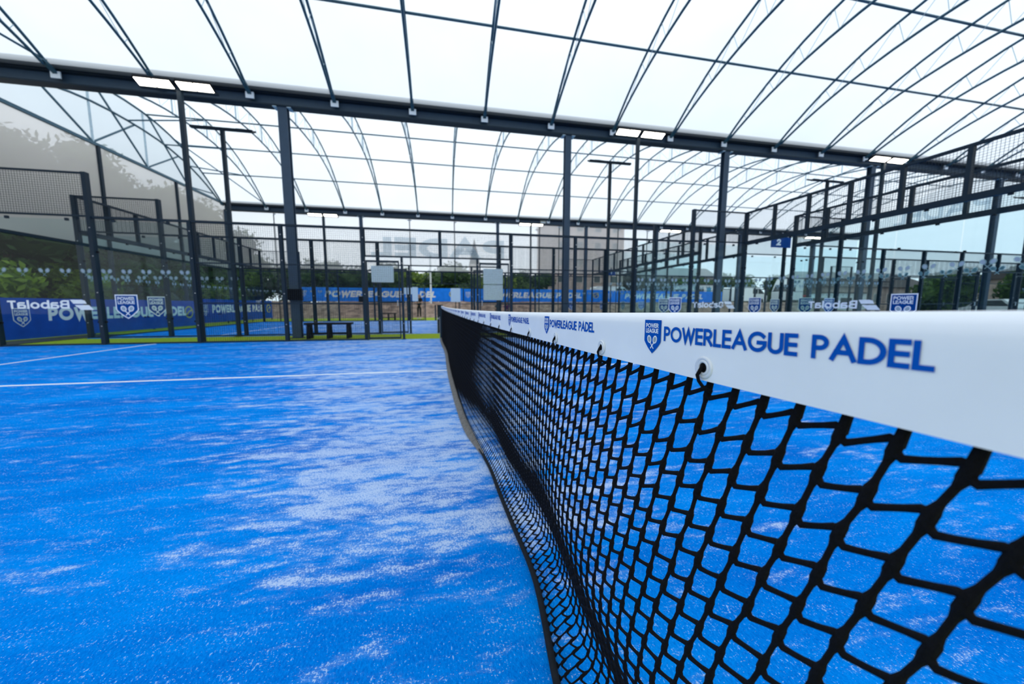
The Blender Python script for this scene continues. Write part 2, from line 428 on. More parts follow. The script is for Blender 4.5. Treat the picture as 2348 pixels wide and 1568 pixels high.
# ------------------------------------------------------------------ ground and courts (the setting)
def slab(name, x0, x1, y0, y1, z0, z1, mat):
    return tag(MB().box(x0, x1, y0, y1, z0, z1).build(name, mat), kind='structure')
slab('ground', -60, 90, -30, 140, -0.40, -0.06, 'tarmac')
slab('grass_strip', -12.4, 34.5, -2.2, 27.6, -0.06, -0.012, 'green_turf')
slab('gravel_strip', -11.25, -10.25, 4.0, 13.6, -0.012, 0.004, 'gravel')
COURTS = {'a': (0.0, 0.0), 'b': (0.0, 12.1), 'c': (22.0, 0.0), 'd': (22.0, 12.1)}
fl = None
for k, (ox, oy) in COURTS.items():
    mb = MB().box(ox-10, ox+10, oy-0.12, oy+10, -0.03, 0.0)
    fl = tag(mb.build('floor', 'blue_turf'), kind='structure')
    for sx in (-1, 1):
        MB().box(ox+sx*6.95-.025, ox+sx*6.95+.025, oy, oy+10, 0.0, 0.003).build('court_line', 'court_line', fl)
        a, b_ = sorted((ox, ox+sx*6.95))
        MB().box(a, b_, oy+4.975, oy+5.025, 0.0, 0.003).build('court_line', 'court_line', fl)
# concrete kerb under the glass of each court
# soil bank beyond the courts
mb = MB(); nx, ny = 90, 16
for j in range(ny+1):
    for i in range(nx+1):
        x = -40 + 110*i/nx; y = 27.4 + 9*j/ny
        t = min(1, max(0, (y-28.0)/4.2)); z = -0.07 + 1.25*(t*t*(3-2*t)) + (0.10*math.sin(x*1.7+y*2.1)+0.07*math.sin(x*4.3-y*1.3)+random.uniform(-.05, .05))*min(1, t*3)
        mb.v.append((x, y, z))
for j in range(ny):
    for i in range(nx):
        a = j*(nx+1)+i; mb.f.append((a, a+1, a+nx+2, a+nx+1)); mb.m.append(0)
tag(mb.build('earth_bank', 'soil', smooth=True), kind='structure')

# ------------------------------------------------------------------ canopy: vaults
VAULT = [dict(c=5.05, zo=2.05, zi=1.32), dict(c=17.15, zo=2.40, zi=1.66)]
HALF_O, HALF_I = 5.90, 5.75
def z_out(v, d): return 6.58 + VAULT[v]['zo']*(1-min(1, abs(d)/HALF_O)**2.25)
def z_in(v, d): return 6.58 + VAULT[v]['zi']*(1-min(1, abs(d)/HALF_I)**2.35)
XL, XR = -12.1, 34.2
for v in (0, 1):
    c = VAULT[v]['c']; mb = MB(); n = 28
    ds = [math.sin((-1+2*i/n)*PI/2)*6.02 for i in range(n+1)]
    pts = [(c+d, z_out(v, d)+0.11 + (0.18 if abs(d) > 5.89 else 0)) for d in ds]
    for (y, z) in pts: mb.v += [(XL, y, z), (XR, y, z)]
    for i in range(n): mb.f.append((2*i, 2*i+1, 2*i+3, 2*i+2)); mb.m.append(0)
    tag(mb.build('ceiling', 'roof_membrane', smooth=True), kind='structure')
    # gable fields above the tie at both ends
    for x in (XL-0.02, XR+0.02):
        mb = MB(); k = len(pts)
        for (y, z) in pts: mb.v += [(x, y, z), (x, y, 6.72)]
        for i in range(k-1): mb.f.append((2*i, 2*i+1, 2*i+3, 2*i+2)); mb.m.append(0)
        tag(mb.build('wall_left' if x < 0 else 'wall_right', 'gable_membrane'), kind='structure')
# pvc curtains hanging from tie and beam
tag(MB().box(XL-.03, XL-.02, -1, 23.3, 3.05, 6.72).build('wall_left', 'tinted_curtain'), kind='structure')
tag(MB().box(XL-.05, XL+.03, -1, 23.3, 2.99, 3.09).build('trim_1', 'anthracite'), kind='structure')
far_curtain = tag(MB().box(XL, XR, 23.37, 23.38, 3.15, 6.45).build('wall_back', 'clear_curtain'), kind='structure')
tag(MB().box(XL, XR, 23.34, 23.41, 3.08, 3.17).build('trim_2', 'anthracite'), kind='structure')
right_curtain = tag(MB().box(XR+.02, XR+.03, -1, 23.3, 3.05, 6.72).build('wall_right', 'clear_curtain'), kind='structure')
mb = MB(); write(mb, 'PADEL', -4.1, 3.95, 1.30, lambda x, y: (x, 23.36, y), 0, w=.26, gap=.34, width=8.0, mirror=True)
mb.build('lettering', 'curtain_print', far_curtain)
mb = MB(); write(mb, 'PADEL', 0, 0, 1.55, lambda x, y: (XR+.01, 21.0-x, 6.9+y*.8), 0, w=.22, gap=.3, width=4.6, mirror=True)
mb.build('lettering', 'curtain_print', right_curtain)

# ------------------------------------------------------------------ canopy: steel
def beam(y, x0, x1, label):
    t = thing('roof_beam', label, 'beam', ((x0+x1)/2, y, 6.36))
    MB().box(x0, x1, y-.012, y+.012, 6.395, 6.66).build('web', 'anthracite_beam', t, world=True)
    MB().box(x0, x1, y-.13, y+.13, 6.355, 6.385).build('bottom_flange', 'anthracite', t, world=True)
    mb = MB().box(x0, x1, y-.13, y+.13, 6.64, 6.67)
    for s in (-1, 1):
        mb.box(x0, x1, y+s*.20-.012, y+s*.20+.012, 6.67, 6.86)
        a, b_ = sorted((y+s*.13, y+s*.212)); mb.box(x0, x1, a, b_, 6.655, 6.68)
    mb.build('gutter', 'gutter', t, world=True)
    MB().box(x0, x1, y-.20, y+.20, 6.80, 6.83).build('gutter_cover', 'gutter', t, world=True)
    return t
beam(11.1, XL, XR, 'long dark steel roof beam and gutter running between the two vaults')
beam(23.2, XL, XR, 'more distant dark steel roof beam above the far clear curtain')
beam(-1.0, XL, XR, 'dark steel roof beam along the near edge of the canopy overhead')

def column_mesh(w, h):
    mb = MB().box(-w/2, w/2, -.09, -.072, 0, h).box(-w/2, w/2, .072, .09, 0, h).box(-.008, .008, -.072, .072, 0, h)
    return mb
def column(x, y, w, label, h=6.37, cap=True):
    t = thing('steel_column', label, 'column', (x, y, -0.012), 'steel columns carrying the roof beams')
    column_mesh(w, h).build('shaft', 'anthracite_beam', t)
    MB().box(-w*.75, w*.75, -.13, .13, 0, .02).build('base_plate', 'anthracite', t)
    if cap:
        mb = MB()
        for s in (-1, 1):
            mb.box(s*(w/2+.06)-.05, s*(w/2+.06)+.05, -.12, .12, h-.03, h-.015)
            for q in (-.06, .06): mb.tube([(s*(w/2+.06), q, h-.05), (s*(w/2+.06), q, h+.05)], .018, 6)
        mb.build('bolts', 'galvanised_pale', t)
    return t
for i, x in enumerate((-4.16, 4.1, 10.0, 16.65, 23.75, 31.0)):
    column(x, 11.1, .20 if i else .235, 'dark steel column under the near roof beam, %s from the left' % ORD[i])
for i, x in enumerate((-12.1, -4.8, 3.7, 9.93, 15.4, 22.5, 29.5)):
    column(x, 23.2, .18, 'dark steel column under the distant roof beam, %s from the left' % ORD[i])
for i, x in enumerate((-4.16, 4.1, 10.0, 16.65, 23.75)):
    column(x, -1.0, .20, 'dark steel column at the near edge of the canopy, %s from the left' % ORD[i])
for i, y in enumerate((15.75, 19.5)):
    t = thing('curtain_post', 'slim dark post on the left end curtain, %s from the front' % ORD[i], 'post', (-12.1, y, -.012))
    MB().box(-.05, .05, -.05, .05, 0, 6.7).build('shaft', 'anthracite', t)
    MB().box(-.1, .1, -.1, .1, 0, .015).build('base_plate', 'anthracite', t)
for i, x in enumerate((-9.65, -7.0, -1.93, .87, 6.6, 8.0, 12.4, 14.7)):
    t = thing('curtain_pole', 'thin upright pole behind the distant roof beam, %s from the left' % ORD[i], 'pole', (x, 23.30, -.06))
    MB().tube([(0, 0, 0), (0, 0, 6.40)], .03, 8).build('tube', 'anthracite', t)
    mb = MB()
    for s in ((-1, 1) if i % 3 else (1,)):
        mb.tube([(s*.02, -.06, 6.33), (s*.13, -.08, 6.35)], .035, 8); 
    mb.build('clip', 'white_plate', t)
    MB().box(-.07, .07, -.06, .06, 0, .012).build('base_plate', 'anthracite', t)

def truss(v, x, label, group):
    c = VAULT[v]['c']; t = thing('roof_truss', label, 'truss', (x, c, 6.58), group)
    n = 26
    for nm, zf, H in (('outer_chord', z_out, HALF_O), ('inner_chord', z_in, HALF_I)):
        ds = [math.sin((-1+2*i/n)*PI/2)*H*0.985 for i in range(n+1)]
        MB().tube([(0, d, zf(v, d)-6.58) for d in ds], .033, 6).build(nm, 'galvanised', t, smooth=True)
    mb = MB(); K = 12
    ds = [-5.15+10.3*i/K for i in range(K+1)]
    for i, d in enumerate(ds):
        # radial strut: from the outer chord inwards along its normal
        e = 0.02; sl = (z_out(v, d+e)-z_out(v, d-e))/(2*e); L = math.hypot(1, sl)
        nx_, nz_ = sl/L, -1/L
        s_ = 0.0
        while s_ < 2 and z_out(v, d)+nz_*s_ > z_in(v, d+nx_*s_): s_ += .01
        q = (0, d+nx_*s_, z_out(v, d)+nz_*s_-6.58)
        mb.tube([(0, d, z_out(v, d)-6.58), q], .008, 5)
        d2 = d + 10.3/K
        if i < K:
            if d < 0: mb.tube([(0, d2, z_out(v, d2)-6.58), q], .007, 5)
            else:
                e2 = ds[i+1]; sl2 = (z_out(v, e2+e)-z_out(v, e2-e))/(2*e); L2 = math.hypot(1, sl2); s2 = 0
                while s2 < 2 and z_out(v, e2)-s2/L2 > z_in(v, e2+sl2/L2*s2): s2 += .01
                mb.tube([(0, d, z_out(v, d)-6.58), (0, e2+sl2/L2*s2, z_out(v, e2)-s2/L2-6.58)], .007, 5)
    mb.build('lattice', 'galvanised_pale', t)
    for s in (-1, 1):
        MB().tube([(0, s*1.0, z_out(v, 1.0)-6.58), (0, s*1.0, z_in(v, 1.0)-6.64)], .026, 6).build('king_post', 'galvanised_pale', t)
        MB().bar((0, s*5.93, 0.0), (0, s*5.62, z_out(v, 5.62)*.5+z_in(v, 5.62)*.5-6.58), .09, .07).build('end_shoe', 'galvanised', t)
        a, b_ = sorted((s*5.90, s*5.93))
        MB().box(-.10, .10, a, b_, -.12, .04).build('bracket', 'white_plate', t)
    return t
tr0 = truss(0, -11.2, 'curved grey roof truss of the near vault, first from the left', 'near vault roof trusses')
for i in range(1, 22):
    copy_tree(tr0, (-11.2+2.1*i, VAULT[0]['c'], 6.58), label='curved grey roof truss of the near vault, %s from the left' % ORD[i])
tr1 = truss(1, -9.9, 'curved grey roof truss of the farther vault, first from the left', 'farther vault roof trusses')
for i in range(1, 20):
    copy_tree(tr1, (-9.9+2.13*i, VAULT[1]['c'], 6.58), label='curved grey roof truss of the farther vault, %s from the left' % ORD[i])
# purlins along the vaults
for v, lst in ((0, (4.05, 2.35, -2.35, -4.05)), (1, (4.35, 2.85, 1.0, -1.0, -2.85, -4.35))):
    for i, d in enumerate(lst):
        nm = ('near', 'farther')[v]
        o = MB().tube([(XL, VAULT[v]['c']+d, z_out(v, d)+.03), (XR, VAULT[v]['c']+d, z_out(v, d)+.03)], .030, 6).build('purlin', 'galvanised', smooth=True)
        tag(o, 'straight grey purlin across the %s vault, %s row counted from its far side' % (nm, ORD[i]), 'purlin', 'roof purlins')
# gable frame at the left end of each vault
for v in (0, 1):
    c = VAULT[v]['c']
    t = thing('gable_frame', ('braced grey end frame of the near vault above the left curtain', 'braced grey end frame of the farther vault above the left curtain')[v], 'frame', (XL, c, 6.72), 'end frames')
    MB().bar((XL, c-6.05, 6.72), (XL, c+6.05, 6.72), .09, .10).build('tie', 'galvanised', t, world=True)
    n = 24
    for nm, zf, H in (('outer_arch', z_out, HALF_O), ('inner_arch', z_in, HALF_I)):
        MB().tube([(XL+.02, c+math.sin((-1+2*i/n)*PI/2)*H, zf(v, math.sin((-1+2*i/n)*PI/2)*H)) for i in range(n+1)], .040, 6).build(nm, 'galvanised', t, True, world=True)
    nodes = (-1.55, 0.8, 3.2)
    for k, d in enumerate(nodes):
        MB().tube([(XL, c+d, 6.76), (XL, c+d, z_out(v, d))], .035, 6).build('upright', 'galvanised_pale', t, world=True)
        e = d - 2.1
        MB().bar((XL, c+d, 6.76), (XL, c+e, z_out(v, e)), .05, .05).build('brace', 'galvanised', t, world=True)
        e = d + 1.9
        MB().bar((XL, c+d, 6.76), (XL, c+e, z_in(v, e)), .05, .05).build('brace', 'galvanised', t, world=True)
    x2 = -9.9 if v else -11.2 + 2.1
    for k, d in enumerate((1.0, 2.85, 4.35)):
        MB().tube([(XL, c+d-1.0, z_in(v, d-1.0)), (x2, c+d, z_out(v, d))], .028, 6).build('wind_brace', 'galvanised', t, world=True)
    MB().tube([(XL, c+2.4, z_out(v, 2.4)), (x2, c+5.75, 6.75)], .026, 6).build('wind_brace', 'galvanised', t, world=True)

# ------------------------------------------------------------------ court enclosures
def wire_mesh(w, h, step=0.05, r=0.0021):
    mb = MB()
    k = int(round(w/step)); 
    for i in range(1, k):
        x = w*i/k; mb.box(x-r, x+r, -r, r, 0, h)
    k = int(round(h/step))
    for i in range(1, k):
        z = h*i/k; mb.box(0, w, r, 3*r, z-r, z+r)
    return mb
def frame_mb(w, h, t=.04, mids=()):
    mb = MB().box(0, w, -t/2, t/2, 0, t).box(0, w, -t/2, t/2, h-t, h)
    mb.box(0, t*.6, -t/2, t/2, t, h-t).box(w-t*.6, w, -t/2, t/2, t, h-t)
    for z in mids: mb.box(t*.6, w-t*.6, -t*.4, t*.4, z-t*.35, z+t*.35)
    return mb
TMP = []
def proto_panel(w, h, mids, name='wire_fence'):
    t = thing(name, 'prototype', 'fence panel', (0, 0, 0)); TMP.append(t)
    frame_mb(w, h, .04, mids).build('frame', 'anthracite', t)
    wire_mesh(w-.05, h-.04).build('wire_mesh', 'mesh_wire', t).location = (.025, 0, .02)
    return t
def proto_glass(kind):
    """2 m by 3 m toughened pane with its printed film; local x runs along the wall, the court side is -y"""
    t = thing('glass_screen', 'prototype', 'glass screen', (0, 0, 0)); TMP.append(t)
    MB().box(.012, 1.988, -.006, .006, .03, 2.93).build('pane', 'court_glass', t)
    fn = lambda x, y, d=0.0: (x, -.0065-d, y)
    mb = MB()
    for i in range(5): racket_pair(mb, .20+.40*i, 1.72, .30, fn, 0, 1, .0006)
    mb.build('racket_film', ['frost', 'string_grey'], t)
    if kind == 'shield':
        mb = MB(); shield(mb, .53, .92, .46, fn, (0, 1, 0, 2), back=True)
        mb.build('emblem', ['white_print', 'navy_print', 'string_grey'], t)
    elif kind == 'shield_seam':
        mb = MB(); shield(mb, .26, .92, .46, fn, (0, 1, 0, 2), back=True)
        mb.build('emblem', ['white_print', 'navy_print', 'string_grey'], t)
    elif kind == 'shield_edge':
        mb = MB(); shield(mb, 1.71, .92, .46, fn, (0, 1, 0, 2), back=True)
        mb.build('emblem', ['white_print', 'navy_print', 'string_grey'], t)
    elif kind == 'shield_mirror':
        mb = MB(); shield(mb, 1.47, .92, .46, fn, (0, 1, 0, 2), back=True)
        mb.build('emblem', ['white_print', 'navy_print', 'string_grey'], t)
    elif kind in ('word', 'word_mirror'):
        mb = MB(); a = .25 if kind == 'word' else .15
        write(mb, 'Babolat', a, .87, .20, fn, 0, w=.19, gap=.26, mirror=True, width=1.12)
        b_ = a+1.16
        mb.poly([(b_, 1.08), (b_+.22, 1.08), (b_+.29, 1.06), (b_+.32, .985), (b_+.06, .985)], fn, 0)
        mb.poly([(b_+.08, .955), (b_+.36, .955), (b_+.45, .84), (b_+.20, .84)], fn, 0)
        mb.build('lettering', 'white_print', t)
    mb = MB()
    for x in (.07, 1.93):
        for z in (.55, 2.20): mb.tube([(x, -.02, z), (x, .02, z)], .022, 8)
    mb.build('bolts', 'black_plastic', t)
    mb = MB()
    for x in (.45, 1.55): mb.box(x-.03, x+.03, -.02, .02, 2.90, 2.96)
    mb.build('clamps', 'anthracite', t)
    return t
P_MESH3 = proto_panel(1.94, 3.0, (1.0, 2.0))
P_TOP = proto_panel(1.94, 1.0, ())
P_TRANS = proto_panel(1.97, .76, ())
P_GL = {k: proto_glass(k) for k in ('shield', 'shield_mirror', 'word', 'word_mirror', 'plain', 'shield_edge', 'shield_seam')}
def proto_gate(hinge_left):
    t = thing('gate', 'prototype', 'gate', (0, 0, 0)); TMP.append(t)
    frame_mb(.86, 2.14, .05, (1.02,)).build('leaf_frame', 'anthracite', t)
    wire_mesh(.80, 2.08).build('wire_mesh', 'mesh_wire', t).location = (.03, 0, .03)
    x = .80 if hinge_left else .06
    MB().tube([(x, -.03, 1.06), (x, -.07, 1.06), (x, -.07, .92), (x, -.03, .92)], .012, 6).build('handle', 'silver', t)
    return t
P_GATE = {True: proto_gate(True), False: proto_gate(False)}
def proto_post(h, w=.08, d=.10):
    t = thing('fence_post', 'prototype', 'post', (0, 0, 0)); TMP.append(t)
    MB().box(-w/2, w/2, -d/2, d/2, 0, h).build('shaft', 'anthracite', t)
    MB().box(-w*.9, w*.9, -d*.8, d*.8, 0, .012).build('foot_plate', 'anthracite', t)
    mb = MB()
    for z in (.45, 1.25, 2.1, 2.75): mb.tube([(w*.15, -d/2-.012, z), (w*.15, -d/2, z)], .012, 6)
    mb.build('bolts', 'silver', t); return t
P_POST3, P_POST4, P_POSTD = proto_post(3.0), proto_post(4.0, .085, .11), proto_post(2.25, .06, .08)

def describe(k): return 'white lettering' if 'word' in k else 'blue shield' if 'shield' in k else 'racket marks'
def side_fence(ox, y, name, gates=True, words=False):
    """long side of a court, 20 m along x"""
    z = 0.0
    def put(proto, x, lab, grp, zz=0.0, dy=0.0):
        return copy_tree(proto, (ox+x, y+dy, zz), label=lab, group=grp)
    for i, x in enumerate((-10, -8, -6, -4, -2.03, 2.03, 4, 6, 8, 10)):
        tall = abs(x) >= 8
        put(P_POST4 if tall else P_POST3, x, 'dark steel fence post of %s, %s from the left' % (name, ORD[i]), 'fence posts of ' + name)
    for x, s, o in ((-1.04, 0, 'left'), (1.04, 1, 'right')):
        put(P_POSTD, x, 'slim dark gate jamb at the %s of the opening, %s' % (o, name), 'gate jambs of ' + name)
    kinds = ((-10, 'word'), (-8, 'shield'), (6, 'shield_mirror'), (8, 'word_mirror')) if words else ((-10, 'shield_edge'), (-8, 'plain'), (6, 'plain'), (8, 'shield'))
    for i, (x, k) in enumerate(kinds):
        put(P_GL[k], x, 'glass screen with %s, %s from the left of %s' % (describe(k), ORD[i], name), 'glass of ' + name)
    for i, x in enumerate((-10, 8)):
        put(P_TOP, x+.03, 'raised wire mesh above the %s corner glass of %s' % (('left', 'right')[i], name), 'raised mesh of ' + name, 3.0)
    for i, x in enumerate((-6, -4, 2, 4)):
        put(P_MESH3, x+.03, 'tall wire mesh fence bay of %s, %s from the left' % (name, ORD[i]), 'mesh panels of ' + name)
    for i, x in enumerate((-1.99, .02)):
        put(P_TRANS, x, 'low wire mesh above the gate opening of %s, %s half' % (name, ('left', 'right')[i]), 'transoms of ' + name, 2.25)
    t = thing('transom_post', 'short dark upright above the gate opening of %s' % name, 'post', (ox, y, 2.25))
    MB().box(-.03, .03, -.045, .045, -.0, .77).build('upright', 'anthracite', t)
    r = thing('fence_rail', 'long dark top rail of %s' % name, 'rail', (ox, y, 2.97))
    MB().box(-8, 8, -.03, .03, 0, .05).build('rail', 'anthracite', r)
    if gates:
        for i, (x, h) in enumerate(((-1.97, True), (1.10, False))):
            put(P_GATE[h], x, 'narrow wire mesh gate at the %s of the opening, %s' % (('left', 'right')[i], name), 'gates of ' + name, .02, -.01)
    k = thing('fence_kerb', 'low dark kerb rail along the foot of %s' % name, 'kerb', (ox, y, 0))
    mb = MB()
    for a, b_ in ((-10, -2), (2, 10)): mb.box(a, b_, -.04, .04, 0, .035)
    mb.build('kerb', 'anthracite', k)
def end_fence(x, oy, name, sgn, words=False):
    """short side of a court, 10 m along y; sgn = +1 when the court lies towards -x"""
    rz = -PI/2 if sgn > 0 else PI/2
    seq = ('shield', 'word', 'shield_seam', 'plain', 'shield') if words else ('shield_mirror', 'plain', 'plain', 'plain', 'plain')
    for i in range(5):
        yy = oy+10-2*i if sgn > 0 else oy+8-2*i
        kk = seq[i]
        copy_tree(P_GL[kk], (x, yy, 0), rz, 'glass screen with %s, %s from far corner of %s' % (describe(kk), ORD[i], name), 'glass of ' + name)
    t = thing('raised_wire_fence', 'long raised wire mesh on top of the glass of %s' % name, 'fence', (x, oy, 3.0))
    MB().box(-.05, .05, 0, 10, -.06, .06).build('bottom_rail', 'anthracite', t)
    MB().box(-.03, .03, 0, 10, .95, 1.01).build('top_rail', 'anthracite', t)
    for i in range(0, 11): MB().box(-.045, .045, i-.035 if 0 < i else 0, i+.035 if i < 10 else 10, .06, .95).build('upright', 'anthracite', t)
    o = wire_mesh(10, .9).build('wire_mesh', 'mesh_wire', t); o.rotation_euler = (0, 0, PI/2); o.location = (0, 0, .05)
    k = thing('fence_kerb', 'low dark kerb rail along the foot of %s' % name, 'kerb', (x, oy, 0))
    MB().box(-.04, .04, 0.06, 9.94, 0, .035).build('kerb', 'anthracite', k)

side_fence(0, 10.0, "the near court's far fence", words=True)
end_fence(10.0, 0, "the near court's right end", 1, True)
side_fence(0, 12.1, "the second court's near fence")
side_fence(0, 22.1, "the second court's distant fence")
end_fence(-10.0, 12.1, "the second court's left end", -1)
end_fence(10.0, 12.1, "the second court's right end", 1)
side_fence(22, 10.0, "the right-hand court's far fence")
end_fence(12.0, 0, "the right-hand court's left end", -1)
side_fence(22, 12.1, "the far right court's near fence")
side_fence(22, 22.1, "the far right court's distant fence")
end_fence(12.0, 12.1, "the far right court's left end", -1)
end_fence(32.0, 0, "the right-hand court's right end", 1)
for t in TMP:
    for c in kids(t): bpy.data.objects.remove(c)
    bpy.data.objects.remove(t)

# ------------------------------------------------------------------ floodlight poles
def flood(x, y, face, lit, label, h=6.02):
    """face = -1 towards the camera"""
    t = thing('floodlight_pole', label, 'floodlight', (x, y+.10*-face, 0))
    MB().box(-.045, .045, -.045, .045, 0, h).build('pole', 'anthracite', t)
    MB().box(-.09, .09, -.09, .09, 0, .015).build('base_plate', 'anthracite', t)
    MB().box(-.80, .80, -.05, .05, h, h+.06).build('crossbar', 'anthracite', t)
    for s in (-1, 1):
        f = bpy.data.objects.new('lamp_head', None); COL.objects.link(f); f.parent = t
        f.location = (s*.41, face*.14, h+.075); f.rotation_euler = (face*-.42*-1, 0, 0)
        MB().box(-.36, .36, -.12, .12, -.02, .03).build('housing', 'black_plastic', f)
        mb = MB()
        for q in (-1, 1):
            a, b_ = sorted((q*.015, q*.345)); mb.box(a, b_, -.095, .095, -.026, -.021)
        mb.build('lens', 'lamp_on' if lit else 'white_plate', f)
        MB().box(-.10, .10, -.05, .05, .03, .07).build('driver_box', 'white_plate', f)
    return t
for i, x in enumerate((-6, 6, 15.7, 28)):
    flood(x, 10.0, -1, True, 'lit double floodlight on a dark pole at the near fence line, %s from left' % ORD[i])
for i, x in enumerate((-6.15, 6.05, 15.75, 28)):
    flood(x, 12.1, 1, False, 'unlit double floodlight on a pole behind the bench strip, %s from left' % ORD[i])
for i, x in enumerate((-6.6, 5.7, 15.7, 28)):
    flood(x, 22.1, -1, True, 'lit double floodlight on a pole at the distant fence, %s from left' % ORD[i])

# ------------------------------------------------------------------ the net in front
XN = .328
def x_top(Y): return XN*(1-Y/10)
def z_band(Y): return .8365 + .041*math.exp(-Y/1.5) + (.03*((Y-5)/5)**2 if Y > 5 else 0)      # lower edge of the band
BH = .0705
GX = [(-.6, .30), (.0, .30), (.64, .312), (.78, .336), (.93, .358), (1.1, .356), (1.33, .315), (1.55, .325), (2.03, .290), (2.2, .257), (2.75, .214), (3.65, .173), (4.95, .135), (6.96, .12), (8.9, .01), (10.3, -.02)]
def x_bot(Y):
    w = .10+.10*max(0, Y); return sum(x_raw(Y+w*(k-4)/4) for k in range(9))/9
def x_raw(Y):
    for (a, u), (b_, w) in zip(GX[:-1], GX[1:]):
        if Y <= b_: return u + (w-u)*max(0, (Y-a))/(b_-a)
    return GX[-1][1]
def netpos(Y, z):
    zb = z_band(Y)+.012; h = max(0, min(1, z/zb))
    B = .062*math.exp(-(Y/2.6)**2) + .012
    bul = B*math.exp(-((h-.17)/.20)**2)*min(1, h/.10)
    wave = .003*math.sin(Y*1.9+h*2)*(1-h)
    return x_top(Y)*h + x_bot(Y)*(1-h) + bul + wave + .012*h
def band_profile(s):
    """outline of the folded vinyl band: s in 0..1 from the lower left edge over the top to the lower right edge -> (x, z)"""
    R_ = .0125; L1 = BH-R_; LA = PI*R_; T = 2*L1+LA; q = s*T
    if q < L1: return (0.0, q)
    if q < L1+LA:
        a = (q-L1)/R_; return (R_-R_*math.cos(a), L1+R_*math.sin(a))
    return (2*R_, L1-(q-L1-LA))
def face_x(zr, d):
    """left face of the band at height zr above its lower edge, pushed out by d"""
    R_ = .0125; L1 = BH-R_
    if zr <= L1: return (-d, zr)
    a = min(1.2, (zr-L1)/R_); return (R_-(R_+d)*math.cos(a), L1+(R_+d)*math.sin(a))
NY0, NY1 = -.10, 9.96
